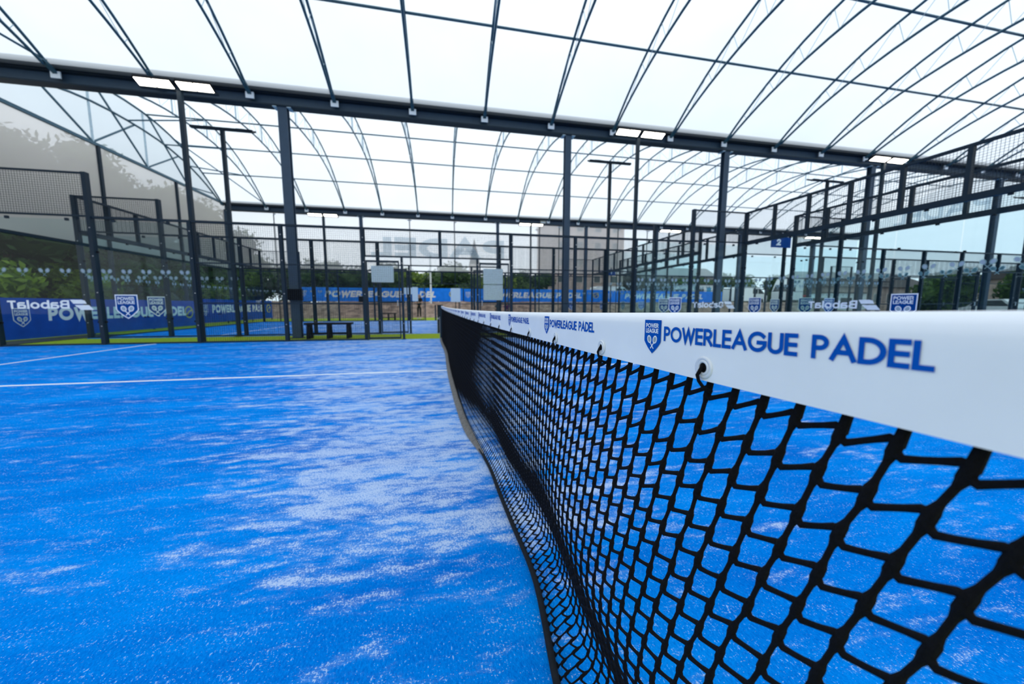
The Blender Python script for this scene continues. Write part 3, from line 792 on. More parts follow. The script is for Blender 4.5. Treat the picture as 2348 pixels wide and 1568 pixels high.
def make_net(loc, rz, label, full=True):
    t = thing('padel_net', label, 'net', loc, 'court nets', rz)
    # band
    mb = MB(); S = 22; ys = [NY0 + (NY1-NY0)*(i/180)**1.5 for i in range(181)]
    for Y in ys:
        wob = .0012*math.sin(Y*9.0)+.0008*math.sin(Y*23)
        for k in range(S+1):
            x, z = band_profile(k/S); mb.v.append((x_top(Y)+x+wob*(1-z/BH), Y, z_band(Y)+z))
    for i in range(len(ys)-1):
        for k in range(S):
            a = i*(S+1)+k; mb.f.append((a, a+S+1, a+S+2, a+1)); mb.m.append(0)
    mb.build('band', 'vinyl_white', t, True)
    # printed marks repeated along the band
    if full:
        for r in range(23):
            Y0 = .312 + .4145*r
            def fn(x, y, d=.0, Y0=Y0):
                Y = Y0-x; px, pz = face_x(y, .0004+d*.35+.0012*.0)
                wob = .0012*math.sin(Y*9.0)+.0008*math.sin(Y*23)
                return (x_top(Y)+px+wob*(1-y/BH)-.0003, Y, z_band(Y)+pz)
            mb = MB()
            write(mb, 'POWERLEAGUE PADEL', .0405, .0362, .0178, fn, 0, w=.195, gap=.235, width=.229, sub=.2)
            mb.build('lettering', 'blue_print', t)
            mb = MB(); shield(mb, .0168, .0405, .0335, fn, (0, 0, 1, 2), d=.0003)
            mb.build('emblem', ['blue_print', 'white_print', 'string_grey'], t)
        for r in range(46):
            Y = .2084 + .2186*r
            if Y > NY1: break
            X = x_top(Y)+.0012*math.sin(Y*9.0); Z = z_band(Y)+.0135
            mb = MB()
            for rr, tr_, off in ((.0098, .0022, 0.0), (.0066, .0016, .0008)):
                n, m_ = (24, 8) if Y < 2 else (12, 5)
                o = len(mb.v)
                for i in range(n):
                    a = 2*PI*i/n
                    for j in range(m_):
                        b_ = 2*PI*j/m_; q = rr+tr_*math.cos(b_)
                        mb.v.append((X-.0008-off+tr_*math.sin(b_)*.7*-1, Y+q*math.cos(a), Z+q*math.sin(a)))
                for i in range(n):
                    for j in range(m_):
                        mb.f.append((o+i*m_+j, o+i*m_+(j+1) % m_, o+((i+1) % n)*m_+(j+1) % m_, o+((i+1) % n)*m_+j)); mb.m.append(0)
            g = mb.build('grommet', 'clear_ring', t, True)
            mb = MB().tube([(X-.0012, Y, Z), (X-.0010, Y, Z)], .0052, 14)
            mb.tube([(X-.001, Y+.001, Z+.002), (X-.004, Y+.0005, Z-.002), (X-.0055, Y+.003, Z-.008), (X-.005, Y+.001, Z-.014), (X-.003, Y-.005, Z-.021), (X+.004, Y-.007, Z-.024)], [.002, .0021, .0019, .0018, .0019, .0022], 7)
            mb.build('lacing_cord', 'cord', t, True)
    # knotless netting: every joint is a short doubled strand, links leave it left, right, up and down
    mb = MB(); rows = 23; cols = 346; dY = .0305; rnd = random.Random(3)
    J = {}
    for c in range(cols):
        for r in range(rows+1):
            zt = z_band(NY0 + c*dY)+.004
            Y = -.52 + c*dY + .0118*r*max(0, 1-c*dY/9) + rnd.uniform(-.0012, .0012)
            z = zt*(1-(r+.25)/(rows+.25)) + rnd.uniform(-.0012, .0012)
            if r == rows: z = .012
            J[c, r] = (Y, z)
    def P3(Y, z): return (netpos(Y, z), Y, z)
    for c in range(cols):
        for r in range(rows+1):
            Y, z = J[c, r]
            if Y < NY0-.02 or Y > NY1: continue
            near = Y < 1.6
            n = 7 if near else 4
            hl = .0056
            top = (Y-.0014, z+hl); bot = (Y+.0014, z-hl)
            def run(pts, rad, sag=0.0):
                k = len(pts)
                mb.tube([P3(p[0], p[1]-sag*math.sin(PI*q/(k-1))) for q, p in enumerate(pts)], rad, n, 0, False)
            def mix(a, b_, q): return (a[0]+(b_[0]-a[0])*q, a[1]+(b_[1]-a[1])*q)
            if r < rows:                                     # down to the joint below
                Y2, z2 = J[c, r+1]; t2 = (Y2-.0014, z2+hl)
                if near: run([(Y, z), bot, mix(bot, t2, .10), mix(bot, t2, .26), mix(bot, t2, .74), mix(bot, t2, .90), t2, (Y2, z2)], [.0038, .0038, .0030, .0022, .0022, .0030, .0038, .0038])
                else: run([(Y, z), bot, t2, (Y2, z2)], [.0034, .0022, .0022, .0034])
            if r == 0:
                run([(Y, z), top, (Y-.006, z_band(Y)+.014)], [.0041, .0036, .0026])
            if c > 0:                                        # across to the joint nearer to the camera
                Y2, z2 = J[c-1, r]; t2 = (Y2-.0014, z2+hl*.62); b0 = (Y+.0010, z-hl*.62)
                sg = .0026*rnd.uniform(-.1, 1.0)
                if near:
                    d1 = (b0[0]-.0045, b0[1]-.0030); d2 = (t2[0]+.0045, t2[1]+.0026-.002)
                    run([(Y, z), b0, d1, mix(d1, d2, .33), mix(d1, d2, .67), d2, t2, (Y2, z2)], [.0038, .0038, .0029, .0024, .0024, .0029, .0038, .0038], sg)
                else: run([(Y, z), b0, t2, (Y2, z2)], [.0030, .0021, .0021, .0030])
    mb.build('netting', 'cord', t, True)
    # hem on the ground
    mb = MB(); ys = [NY0+(2.3-NY0)*i/44 for i in range(45)]
    mb.tube([(x_bot(Y)-.002, Y, .014) for Y in ys], .010, 8); mb.build('hem', 'sleeve', t, True)
    mb = MB(); ys = [1.98+(NY1-1.98)*i/70 for i in range(71)]
    for Y in ys:
        w = .046*min(1, .15+(Y-1.98)*2.2)
        for (dx, z) in ((-w, .006), (-w*.6, .022), (0.0, .034), (.010, .020)): mb.v.append((x_bot(Y)+dx, Y, z+.003*math.sin(Y*11)))
    for i in range(len(ys)-1):
        for k in range(3):
            a = i*4+k; mb.f.append((a, a+1, a+5, a+4)); mb.m.append(0 if k < 2 else 1)
    mb.build('hem_tape', ['grey_webbing', 'sleeve'], t, True)
    return t
net = make_net((0, 0, 0), 0, 'black padel net with a white printed top band crossing the foreground')
net2 = copy_tree(net, (-.44, 12.12, 0), -math.atan(XN/10), 'farther black net with white top band on the second court')
def net_post(x, y, label, s):
    t = thing('net_post', label, 'post', (x, y, 0), 'net posts')
    MB().box(-.045, .045, -.04, .04, 0, .95).build('post', 'anthracite', t)
    MB().box(-.05, .05, -.045, .045, .95, .965).build('cap', 'black_plastic', t)
    MB().box(-.055, -.045, -.03, .03, .02, .62).build('tension_strip', 'silver', t)
    MB().tube([(-.02, s*.04, .5), (-.02, s*.07, .5)], .025, 8).build('winch', 'silver', t)
net_post(.0, 10.03, 'dark square net post at the far end of the foreground net', 1)
net_post(-.10, 12.06, 'dark net post at the near end of the second net', -1)
net_post(-.42, 22.10, 'dark net post at the distant end of the second net', 1)

# ------------------------------------------------------------------ things between and behind the courts
def bench(x, y, w, label, rz=0):
    t = thing('bench', label, 'bench', (x, y, -.012), 'benches', rz)
    MB().box(-w/2, w/2, -.16, .16, .41, .46).build('seat', 'black_plastic', t)
    MB().box(-w/2+.08, w/2-.08, -.02, .02, .13, .17).build('stretcher', 'black_plastic', t)
    for q in (-w/2+.10, 0, w/2-.10):
        mb = MB()
        for s in (-1, 1): mb.bar((q, s*.15, 0), (q, s*.11, .41), .06, .09)
        mb.box(q-.03, q+.03, -.19, .19, .0, .09); mb.box(q-.03, q+.03, -.14, .14, .34, .41)
        mb.build('leg', 'black_plastic', t)
bench(-3.22, 10.85, 1.26, 'black bench standing on the green strip behind the near fence')
bench(-3.45, 23.6, 1.0, 'distant black bench on the grass beyond the second court')
def screen(x, y, z, w, h, label):
    t = thing('equipment_box', label, 'box', (x, y, z), 'black boxes')
    MB().box(-w/2, w/2, -.05, .05, 0, h).build('case', 'black_plastic', t)
    MB().box(-w/2+.02, w/2-.02, -.055, -.05, .02, h-.02).build('front', 'rubber', t)
    MB().box(-.05, .05, .05, .14, h*.3, h*.7).build('mount', 'anthracite', t)
screen(-4.12, 10.87, 1.09, .45, .32, 'black box fixed to the first steel column beside the bench')
screen(-4.8, 22.97, 1.15, .55, .36, 'black box fixed to a distant steel column under the far beam')
def board(x, y, z, w, h, label):
    t = thing('notice_board', label, 'sign board', (x, y, z), 'pale sign boards')
    mb = MB(); r = .03
    pts = []
    for cx_, cz_, a0 in ((w/2-r, r, -90), (w/2-r, h-r, 0), (-w/2+r, h-r, 90), (-w/2+r, r, 180)):
        pts += arc(cx_, cz_, r, r, a0, a0+90, 4)
    k = len(pts)
    mb.v = [(a, -.006, b_) for a, b_ in pts] + [(a, .006, b_) for a, b_ in pts]
    mb.f = [tuple(range(k)), tuple(range(2*k-1, k-1, -1))] + [(i, (i+1) % k, k+(i+1) % k, k+i) for i in range(k)]; mb.m = [0]*len(mb.f)
    mb.build('panel', 'board_white', t)
    mb = MB()
    for a in (-w/2+.06, w/2-.06): mb.box(a-.012, a+.012, .006, .05, h*.45, h*.55)
    mb.build('clips', 'anthracite', t)
board(-1.88, 12.05, 1.70, .70, .53, 'pale blank sign board on the left gate of the second court')
board(1.79, 12.05, 1.68, .69, .53, 'pale sign board on the right gate of the second court, upper one')
board(1.79, 12.05, 1.13, .69, .53, 'pale sign board on the right gate of the second court, lower one')
board(-2.05, 22.05, 1.62, .50, .40, 'small pale sign board on the distant left gate, upper left one')
board(-1.62, 22.05, 1.20, .34, .85, 'narrow pale sign board on the distant left gate beside the standing woman')
board(.83, 22.05, 1.16, .60, .85, 'tall pale sign board on the distant right gate')
def numsign(x, y, z, w, h, ch, label):
    t = thing('number_sign', label, 'sign', (x, y, z))
    MB().box(-w/2, w/2, -.015, .015, 0, h).build('panel', 'navy_print', t)
    mb = MB(); write(mb, ch, -.12*w-(.08*w if ch == '2' else 0), h*.2, h*.62, lambda a, b_: (a, -.0165, b_), 0, w=.24)
    mb.build('numeral', 'white_print', t)
    mb = MB()
    for a in (-w*.4, w*.4): mb.box(a-.015, a+.015, .015, .05, h*.1, h*.9)
    mb.build('brackets', 'anthracite', t)
numsign(13.68, 12.00, 3.30, .95, .42, '2', 'blue hanging sign with a white numeral two on the far right court')
numsign(11.33, 22.0, 2.97, .55, .40, '1', 'small blue sign with a white numeral one at the distant fence')
o = thing('sign_post', 'thin dark post carrying the small distant blue numeral sign', 'post', (11.33, 22.06, -.012))
MB().box(-.03, .03, -.03, .03, 0, 3.5).build('shaft', 'anthracite', o)
o = thing('emergency_light', 'beige emergency light box on the distant roof beam', 'light', (6.8, 23.16, 6.46))
MB().box(-.19, .19, -.05, .03, 0, .16).build('case', 'beige_plastic', o); MB().box(-.16, .16, -.055, -.05, .02, .08).build('diffuser', 'white_plate', o)

# ------------------------------------------------------------------ banners
def banner(p0, p1, h, label, base, slant, text_m='white_print', lead=.06, panel=False, badge=True, tz=.40, th=.36, tw=.66):
    """printed banner from p0 to p1 (left to right as read), lower edge height in p0.z"""
    p0, p1 = Vector(p0), Vector(p1); L = (p1-p0).length; u = (p1-p0).normalized(); nrm = Vector((u.y, -u.x, 0)).normalized()
    t = thing('banner', label, 'banner', p0+(p1-p0)*.5, 'advertising banners')
    mb = MB(); k = 40
    def S(x, y, d=0.0): return p0 + u*x + Vector((0, 0, y)) + nrm*(d + .012*math.sin(x*3.1)*math.sin(y/h*PI))
    for i in range(k+1):
        for j in range(4): mb.v.append(tuple(S(L*i/k, h*j/3)))
    for i in range(k):
        for j in range(3):
            a = i*4+j; mb.f.append((a, a+4, a+5, a+1)); mb.m.append(0)
    mb.build('sheet', base, t, True, world=True)
    mb = MB(); write(mb, 'POWERLEAGUE PADEL', L*.155, h*tz, h*th, lambda x, y: tuple(S(x, y, .004)), 0, w=.25 if slant else .23, gap=.32, width=L*tw, slant=slant)
    mb.build('lettering', text_m, t, world=True)
    mb = MB(); shield(mb, L*lead+.1, h*.53, h*.36, lambda x, y, d: tuple(S(x, y, .004+d)), (0, 1, 0, 2), d=.002)
    mb.build('emblem', ['banner_light' if not slant else 'white_print', base, 'string_grey'], t, world=True)
    if badge:
        mb = MB(); f1 = lambda x, y, d: tuple(S(x, y, .004+d))
        ellipse(mb, L*.93, h*.55, h*.24, h*.24, lift(f1, 0), 0, 24); ellipse(mb, L*.93, h*.55, h*.19, h*.19, lift(f1, .002), 1, 24)
        ribbon(mb, [(L*.93-h*.15, h*.45), (L*.93, h*.58), (L*.93+h*.15, h*.62)], h*.05, lift(f1, .004), 0, 9)
        mb.build('ball_badge', ['ball_yellow', 'banner_navy'], t, world=True)
        tag(kids(t)[-1] if False else t)
    if panel:
        mb = MB()
        for x in (.18, .40, .62, .82): mb.poly([(L*x, 0.02*h), (L*x+.10*L, .02*h), (L*x+.13*L, .98*h), (L*x+.05*L, .98*h)], lambda a, b_: tuple(S(a, b_, .002)), 0)
        mb.build('pattern', 'banner_light', t, world=True)
    mb = MB(); nP = max(2, int(L/2.4))
    for i in range(nP+1):
        q = p0+u*(L*i/nP)-nrm*.05; mb.box(q.x-.025, q.x+.025, q.y-.025, q.y+.025, -.05, p0.z+h)
    mb.build('stakes', 'anthracite', t, world=True)
    return t
banner((-11.3, 11.40, .02), (-11.3, 18.75, .02), 1.13, 'blue banner with white lettering behind the left corner glass, nearer of two', 'banner_navy', 0.06, tz=.42, th=.36, lead=.045, tw=.745)
banner((-11.3, 18.80, .10), (-11.3, 26.1, .10), 1.15, 'blue banner with white lettering along the left boundary, farther of two', 'banner_navy', .06, tw=.70)
banner((-12.2, 33.0, 1.30), (1.9, 33.0, 1.30), 1.22, 'bright blue banner on the earth bank, left one, behind the standing woman', 'banner_blue', .22, tz=.30, th=.46, lead=.02, tw=.66)
banner((2.0, 33.2, 1.28), (16.4, 33.2, 1.28), 1.22, 'bright blue banner on the earth bank, middle one, behind the right gate', 'banner_blue', .22, tz=.30, th=.46, lead=.02, tw=.66)
banner((16.6, 33.4, 1.26), (30.5, 33.4, 1.26), 1.18, 'bright blue banner on the earth bank, right one, in front of the white van', 'banner_blue', .22, tz=.30, th=.46, lead=.02, tw=.66)

# ------------------------------------------------------------------ trees
def tree_parts(seed, h, r, leaf, count, low=0.12):
    rnd = random.Random(seed); blobs = []
    for i in range(15):
        a = rnd.uniform(0, 2*PI); q = r*.62*math.sqrt(rnd.random()); zz = h*(low+.12+(.80-low)*rnd.random())
        k = (1-.45*abs(zz/h-.5))*rnd.uniform(.32, .52)*r
        blobs.append((q*math.cos(a), q*math.sin(a), zz, k))
    mb = MB()
    for i in range(count):
        bx_, by_, bz_, k = blobs[rnd.randrange(len(blobs))]
        th = rnd.uniform(0, 2*PI); u = rnd.uniform(-1, 1); s = math.sqrt(1-u*u); rr = k*rnd.uniform(.62, 1.12)
        p = Vector((bx_+s*math.cos(th)*rr, by_+s*math.sin(th)*rr, bz_+u*rr*.85))
        d = Vector((rnd.gauss(0, 1), rnd.gauss(0, 1), rnd.gauss(0, 1))).normalized()
        e = d.cross(Vector((rnd.gauss(0, 1), rnd.gauss(0, 1), rnd.gauss(0, 1)))).normalized(); w = leaf*rnd.uniform(.6, 1.3)
        mb.add([p-d*w, p+e*w*.45, p+d*w, p-e*w*.45], [(0, 1, 2, 3)])
    for bx_, by_, bz_, k in blobs:                       # dense inside of each bough
        o = len(mb.v); n, m_ = 8, 5
        for j in range(m_+1):
            for i in range(n):
                a = 2*PI*i/n; b_ = PI*j/m_; q = k*.72*(1+.12*rnd.uniform(-1, 1))
                mb.v.append((bx_+q*math.sin(b_)*math.cos(a), by_+q*math.sin(b_)*math.sin(a), bz_+q*.85*math.cos(b_)))
        for j in range(m_):
            for i in range(n): mb.f.append((o+j*n+i, o+j*n+(i+1) % n, o+(j+1)*n+(i+1) % n, o+(j+1)*n+i)); mb.m.append(0)
    tk = MB().tube([(0, 0, 0), (.05, 0, h*.25), (0, .05, h*.5), (.03, 0, h*.75)], [r*.07, r*.055, r*.04, r*.015], 8)
    for b_ in blobs[:5]: tk.tube([(0, .02, h*.35), (b_[0]*.6, b_[1]*.6, (b_[2]+h*.35)*.55), b_[:3]], [r*.03, r*.02, r*.01], 6)
    return mb, tk
def tree(name, label, mat, seed, loc, h, r, leaf=.16, count=5000, group='trees beyond the courts', low=.12):
    t = thing(name, label, 'tree', loc, group)
    a, b_ = tree_parts(seed, h, r, leaf, count, low)
    a.build('foliage', mat, t); b_.build('trunk', 'bark', t); return t
TL = [(-16.2, 12.6, 6.0, 3.6), (-16.6, 17.2, 7.4, 3.8), (-15.6, 20.6, 5.4, 3.0), (-18.5, 21.5, 9.2, 4.2), (-18.0, 26.0, 9.2, 4.2), (-16.5, 29.6, 7.2, 3.6), (-20.0, 31.0, 9.6, 4.2)]
for i, (x, y, h, r) in enumerate(TL):
    tree('broadleaf_tree', 'dark leafy tree beyond the left boundary banner, %s from the front' % ORD[i], 'leaves_dark' if i % 3 else 'leaves_mid', 20+i, (x, y, -.06), h, r, .17, 5200, 'trees beyond the left boundary', .05)
for i, (x, y, h, r) in enumerate(((-13.6, 13.6, 2.5, 1.5), (-13.8, 16.4, 2.3, 1.4), (-13.6, 24.8, 2.2, 1.3))):
    t = thing('shrub', 'bright green shrub just behind the left boundary banner, %s from the front' % ORD[i], 'shrub', (x, y, -.06), 'shrubs')
    a, b_ = tree_parts(50+i, h, r, .13, 2600, .02); a.build('foliage', 'leaves_bright', t); b_.build('stem', 'bark', t)
BK = [(-24.0, 38, 7.0, 4.0, 'leaves_dark'), (-19.5, 41, 7.4, 4.0, 'leaves_mid'), (-15.0, 41, 6.2, 3.8, 'leaves_dark'), (-10.2, 42, 6.6, 3.8, 'leaves_dark'), (-5.6, 43, 6.6, 3.6, 'leaves_mid'), (-3.2, 47, 6.3, 3.4, 'leaves_bright'), (.8, 42, 6.4, 3.7, 'leaves_dark'), (3.4, 46, 5.2, 3.0, 'leaves_mid'),
      (6.2, 41, 4.2, 2.6, 'leaves_bright'), (8.9, 45, 5.6, 3.0, 'leaves_mid'), (13.0, 50, 6.8, 3.6, 'leaves_dark'), (36.0, 45, 5.0, 3.4, 'leaves_mid'), (43.0, 46, 5.6, 3.6, 'leaves_mid'), (50.0, 44, 5.2, 3.6, 'leaves_dark'), (46.0, 24, 4.2, 2.6, 'leaves_mid'), (49.5, 20, 4.6, 2.8, 'leaves_mid')]
for i, (x, y, h, r, m) in enumerate(BK):
    z = 1.0 if y > 33 and x < 34 else -.06
    tree('background_tree', '%s green tree in the background beyond the bank, %s from the left' % ({'leaves_dark': 'deep', 'leaves_mid': 'mid', 'leaves_bright': 'light'}[m], ORD[i]), m, 80+i, (x, y, z-.2), h*(.68 if y > 33 and x < 34 else 1), r, .22, 3600)

# ------------------------------------------------------------------ buildings, vehicles and site behind
slab('back_ground', -60, 90, 36.0, 140, -.06, 1.12, 'tarmac')
def building(x0, x1, y0, y1, z0, h, label, wall, roofm, floors, bays, roof='flat'):
    t = thing('building', label, 'building', ((x0+x1)/2, y0, z0), 'buildings beyond the site')
    MB().box(x0, x1, y0, y1, z0, z0+h).build('walls', wall, t, world=True)
    mb = MB()
    if roof == 'gable':
        ym = (y0+y1)/2; e = .4
        mb.add([(x0-e, y0-e, z0+h), (x1+e, y0-e, z0+h), (x1+e, y1+e, z0+h), (x0-e, y1+e, z0+h), (x0-e, ym, z0+h+2.6), (x1+e, ym, z0+h+2.6)], [(0, 1, 5, 4), (2, 3, 4, 5), (0, 4, 3), (1, 2, 5), (3, 2, 1, 0)])
    else:
        mb.box(x0-.3, x1+.3, y0-.3, y1+.3, z0+h, z0+h+.35)
    mb.build('roof', roofm, t, world=True)
    for f in range(floors):
        for b_ in range(bays):
            xa = x0+(x1-x0)*(b_+.3)/bays; xb = x0+(x1-x0)*(b_+.7)/bays; za = z0+h*(f+.3)/floors; zb = z0+h*(f+.75)/floors
            w = MB().box(xa, xb, y0-.06, y0+.02, za, zb).build('window', 'pale_stone', t, world=True)
            MB().box(xa+.1-(xa+xb)/2*0, xb-.1, y0-.075, y0-.06, za+.1, zb-.1).build('window_pane', 'vehicle_glass', t, world=True)
    return t
building(19.2, 33.0, 60, 70, 1.1, 15.0, 'tall brown brick block seen through the far curtain right of centre', 'brick', 'pale_stone', 5, 4)
building(36.0, 52.0, 58, 66, 1.1, 4.6, 'low dark brown building behind the white van with a pitched roof', 'roof_dark', 'roof_dark', 1, 5, 'gable')
building(54.0, 74.0, 40, 50, 0.0, 3.6, 'long brick terrace behind the right-hand courts', 'brick', 'roof_dark', 1, 8, 'gable')
building(60.0, 70.0, 12, 30, 0.0, 3.8, 'brick house row beyond the right end of the courts', 'brick', 'roof_dark', 1, 5, 'gable')
t = thing('church_spire', 'slender grey church spire faint through the far curtain', 'spire', (5.6, 62, 1.1))
MB().box(-.9, .9, -.9, .9, 0, 7.0).build('tower', 'pale_stone', t)
MB().add([(-.9, -.9, 7.0), (.9, -.9, 7.0), (.9, .9, 7.0), (-.9, .9, 7.0), (0, 0, 11.5)], [(0, 1, 4), (1, 2, 4), (2, 3, 4), (3, 0, 4), (3, 2, 1, 0)]).build('spire', 'roof_dark', t)
t = thing('flag_mast', 'pale slender mast standing on the bank behind the woman', 'mast', (-1.0, 32.0, 1.0))
MB().tube([(0, 0, -.2), (0, 0, 4.4)], .075, 8).build('pole', 'white_plate', t); MB().box(-.16, .16, -.16, .16, -.2, .06).build('base', 'white_plate', t)

def wheels(t, xs, r, y0, y1):
    for x in xs:
        for y in (y0, y1):
            MB().tube([(x, y-.11, r), (x, y+.11, r)], r, 16).build('wheel', 'rubber', t)
def extr(mb, prof, y0, y1, mi=0):
    k = len(prof); o = len(mb.v)
    mb.v += [(x, y0, z) for x, z in prof] + [(x, y1, z) for x, z in prof]
    mb.f += [tuple(o+i for i in range(k)), tuple(o+k+i for i in range(k-1, -1, -1))] + [(o+i, o+k+i, o+k+(i+1) % k, o+(i+1) % k) for i in range(k)]; mb.m += [mi]*(k+2); return mb
def van(loc, label, s=1.0):
    t = thing('van', label, 'van', loc, 'parked vehicles')
    extr(MB(), [(-2.4, .35), (2.4, .35), (2.45, 1.0), (2.2, 1.15), (1.35, 1.95), (1.0, 2.1), (-2.2, 2.1), (-2.4, 1.9)], -.9, .9).build('body', 'vehicle_white', t)
    mb = MB()
    for y in (-.905, .905):
        mb.add([(1.1, y, 1.25), (2.0, y, 1.25), (1.35, y, 1.85), (1.1, y, 1.85)], [(0, 1, 2, 3)]); mb.add([(.3, y, 1.25), (1.0, y, 1.25), (1.0, y, 1.85), (.3, y, 1.85)], [(0, 1, 2, 3)])
    mb.build('side_window', 'vehicle_glass', t)
    MB().add([(2.19, -.75, 1.19), (2.19, .75, 1.19), (1.40, .7, 1.93), (1.40, -.7, 1.93)], [(0, 1, 2, 3)]).build('windscreen', 'vehicle_glass', t)
    wheels(t, (-1.5, 1.55), .34, -.82, .82); return t
van((20.5, 40, 1.12), 'white van parked above the right banner, seen side on')
def lorry(loc, label, rz=0):
    t = thing('lorry', label, 'lorry', loc, 'parked vehicles', rz)
    extr(MB(), [(-1.2, .5), (1.1, .5), (1.15, 1.5), (.75, 2.6), (.4, 3.3), (-.9, 3.4), (-1.2, 3.2)], -1.15, 1.15).build('cab', 'vehicle_white', t)
    MB().add([(1.13, -1.0, 1.62), (1.13, 1.0, 1.62), (.80, .95, 2.5), (.80, -.95, 2.5)], [(0, 1, 2, 3)]).build('windscreen', 'vehicle_glass', t)
    mb = MB()
    for y in (-1.156, 1.156): mb.add([(0, y, 1.6), (.9, y, 1.6), (.65, y, 2.4), (0, y, 2.4)], [(0, 1, 2, 3)])
    mb.build('side_window', 'vehicle_glass', t)
    MB().box(-7.0, -1.4, -1.2, 1.2, .9, 1.15).build('flatbed', 'red_paint', t)
    wheels(t, (.2, -3.8, -5.4), .48, -1.0, 1.0); return t
lorry((44.5, 38.0, 1.12), 'white lorry cab with flatbed behind the right end glass', PI)
van((37.5, 37.5, 1.12), 'white van parked behind the numeral sign at the right', 1)
t = thing('car', 'white car parked beyond the right-hand courts', 'car', (40.0, 18.0, -.06), 'parked vehicles', 1.2)
extr(MB(), [(-2.0, .3), (2.0, .3), (2.1, .75), (1.2, .9), (.5, 1.42), (-1.1, 1.45), (-1.9, .95), (-2.05, .8)], -.85, .85).build('body', 'vehicle_white', t)
mb = MB()
for y in (-.855, .855): mb.add([(-1.5, y, .95), (1.0, y, .95), (.45, y, 1.36), (-1.05, y, 1.36)], [(0, 1, 2, 3)])
mb.build('side_window', 'vehicle_glass', t); wheels(t, (-1.3, 1.3), .32, -.78, .78)
for i, (x, y, w, m) in enumerate(((27.0, 36.5, 3.2, 'timber'), (31.0, 38.5, 4.0, 'vehicle_white'), (43.0, 31.0, 5.0, 'vehicle_white'))):
    z0 = 1.12 if y > 36 else -.06
    t = thing('site_cabin', ('stack of pale timber on the site behind the right banner', 'white site cabin behind the right banner', 'long white site cabin beyond the right-hand courts')[i], 'cabin' if i else 'timber stack', (x, y, z0), None)
    if i == 0:
        t.name = 'timber_stack'
        for k in range(4): MB().box(-w/2, w/2, -.4, .4, .12*k, .12*k+.10).build('plank', 'timber', t)
    else:
        MB().box(-w/2, w/2, -1.2, 1.2, .1, 2.3).build('walls', m, t); MB().box(-w/2-.1, w/2+.1, -1.3, 1.3, 2.3, 2.4).build('roof', 'roof_dark', t)
        MB().box(-w*.2, w*.1, -1.22, -1.2, 1.1, 1.8).build('window', 'vehicle_glass', t); MB().box(w*.2, w*.35, -1.22, -1.2, .1, 2.0).build('door', 'cyan_paint', t)
        MB().box(-w/2, w/2, -1.0, 1.0, 0, .1).build('skids', 'roof_dark', t)
        for q in (-.55, .45): MB().box(-w/2-.02, -w/2, q-.3, q+.35, 1.0, 1.8).build('window', 'vehicle_glass', t)

# ------------------------------------------------------------------ people
def skin_obj(name, joints, bones, mat, parent, root=0, sub=1):
    """a tapering continuous skin over jointed bones"""
    me = bpy.data.meshes.new(name); me.from_pydata([j[0] for j in joints], bones, [])
    o = bpy.data.objects.new(name, me); COL.objects.link(o)
    md = o.modifiers.new('s', 'SKIN'); md.use_smooth_shade = True
    for i, j in enumerate(joints):
        sv = me.skin_vertices[0].data[i]; r = j[1]; sv.radius = r if isinstance(r, tuple) else (r, r); sv.use_root = (i == root)
    ss = o.modifiers.new('u', 'SUBSURF'); ss.levels = sub; ss.render_levels = sub
    dg = bpy.context.evaluated_depsgraph_get(); dg.update()
    m2 = bpy.data.meshes.new_from_object(o.evaluated_get(dg)); m2.name = name
    bpy.data.objects.remove(o); m2.materials.clear(); m2.materials.append(MATS[mat])
    m2.polygons.foreach_set('use_smooth', [True]*len(m2.polygons))
    ob = bpy.data.objects.new(name, m2); COL.objects.link(ob); ob.parent = parent; return ob
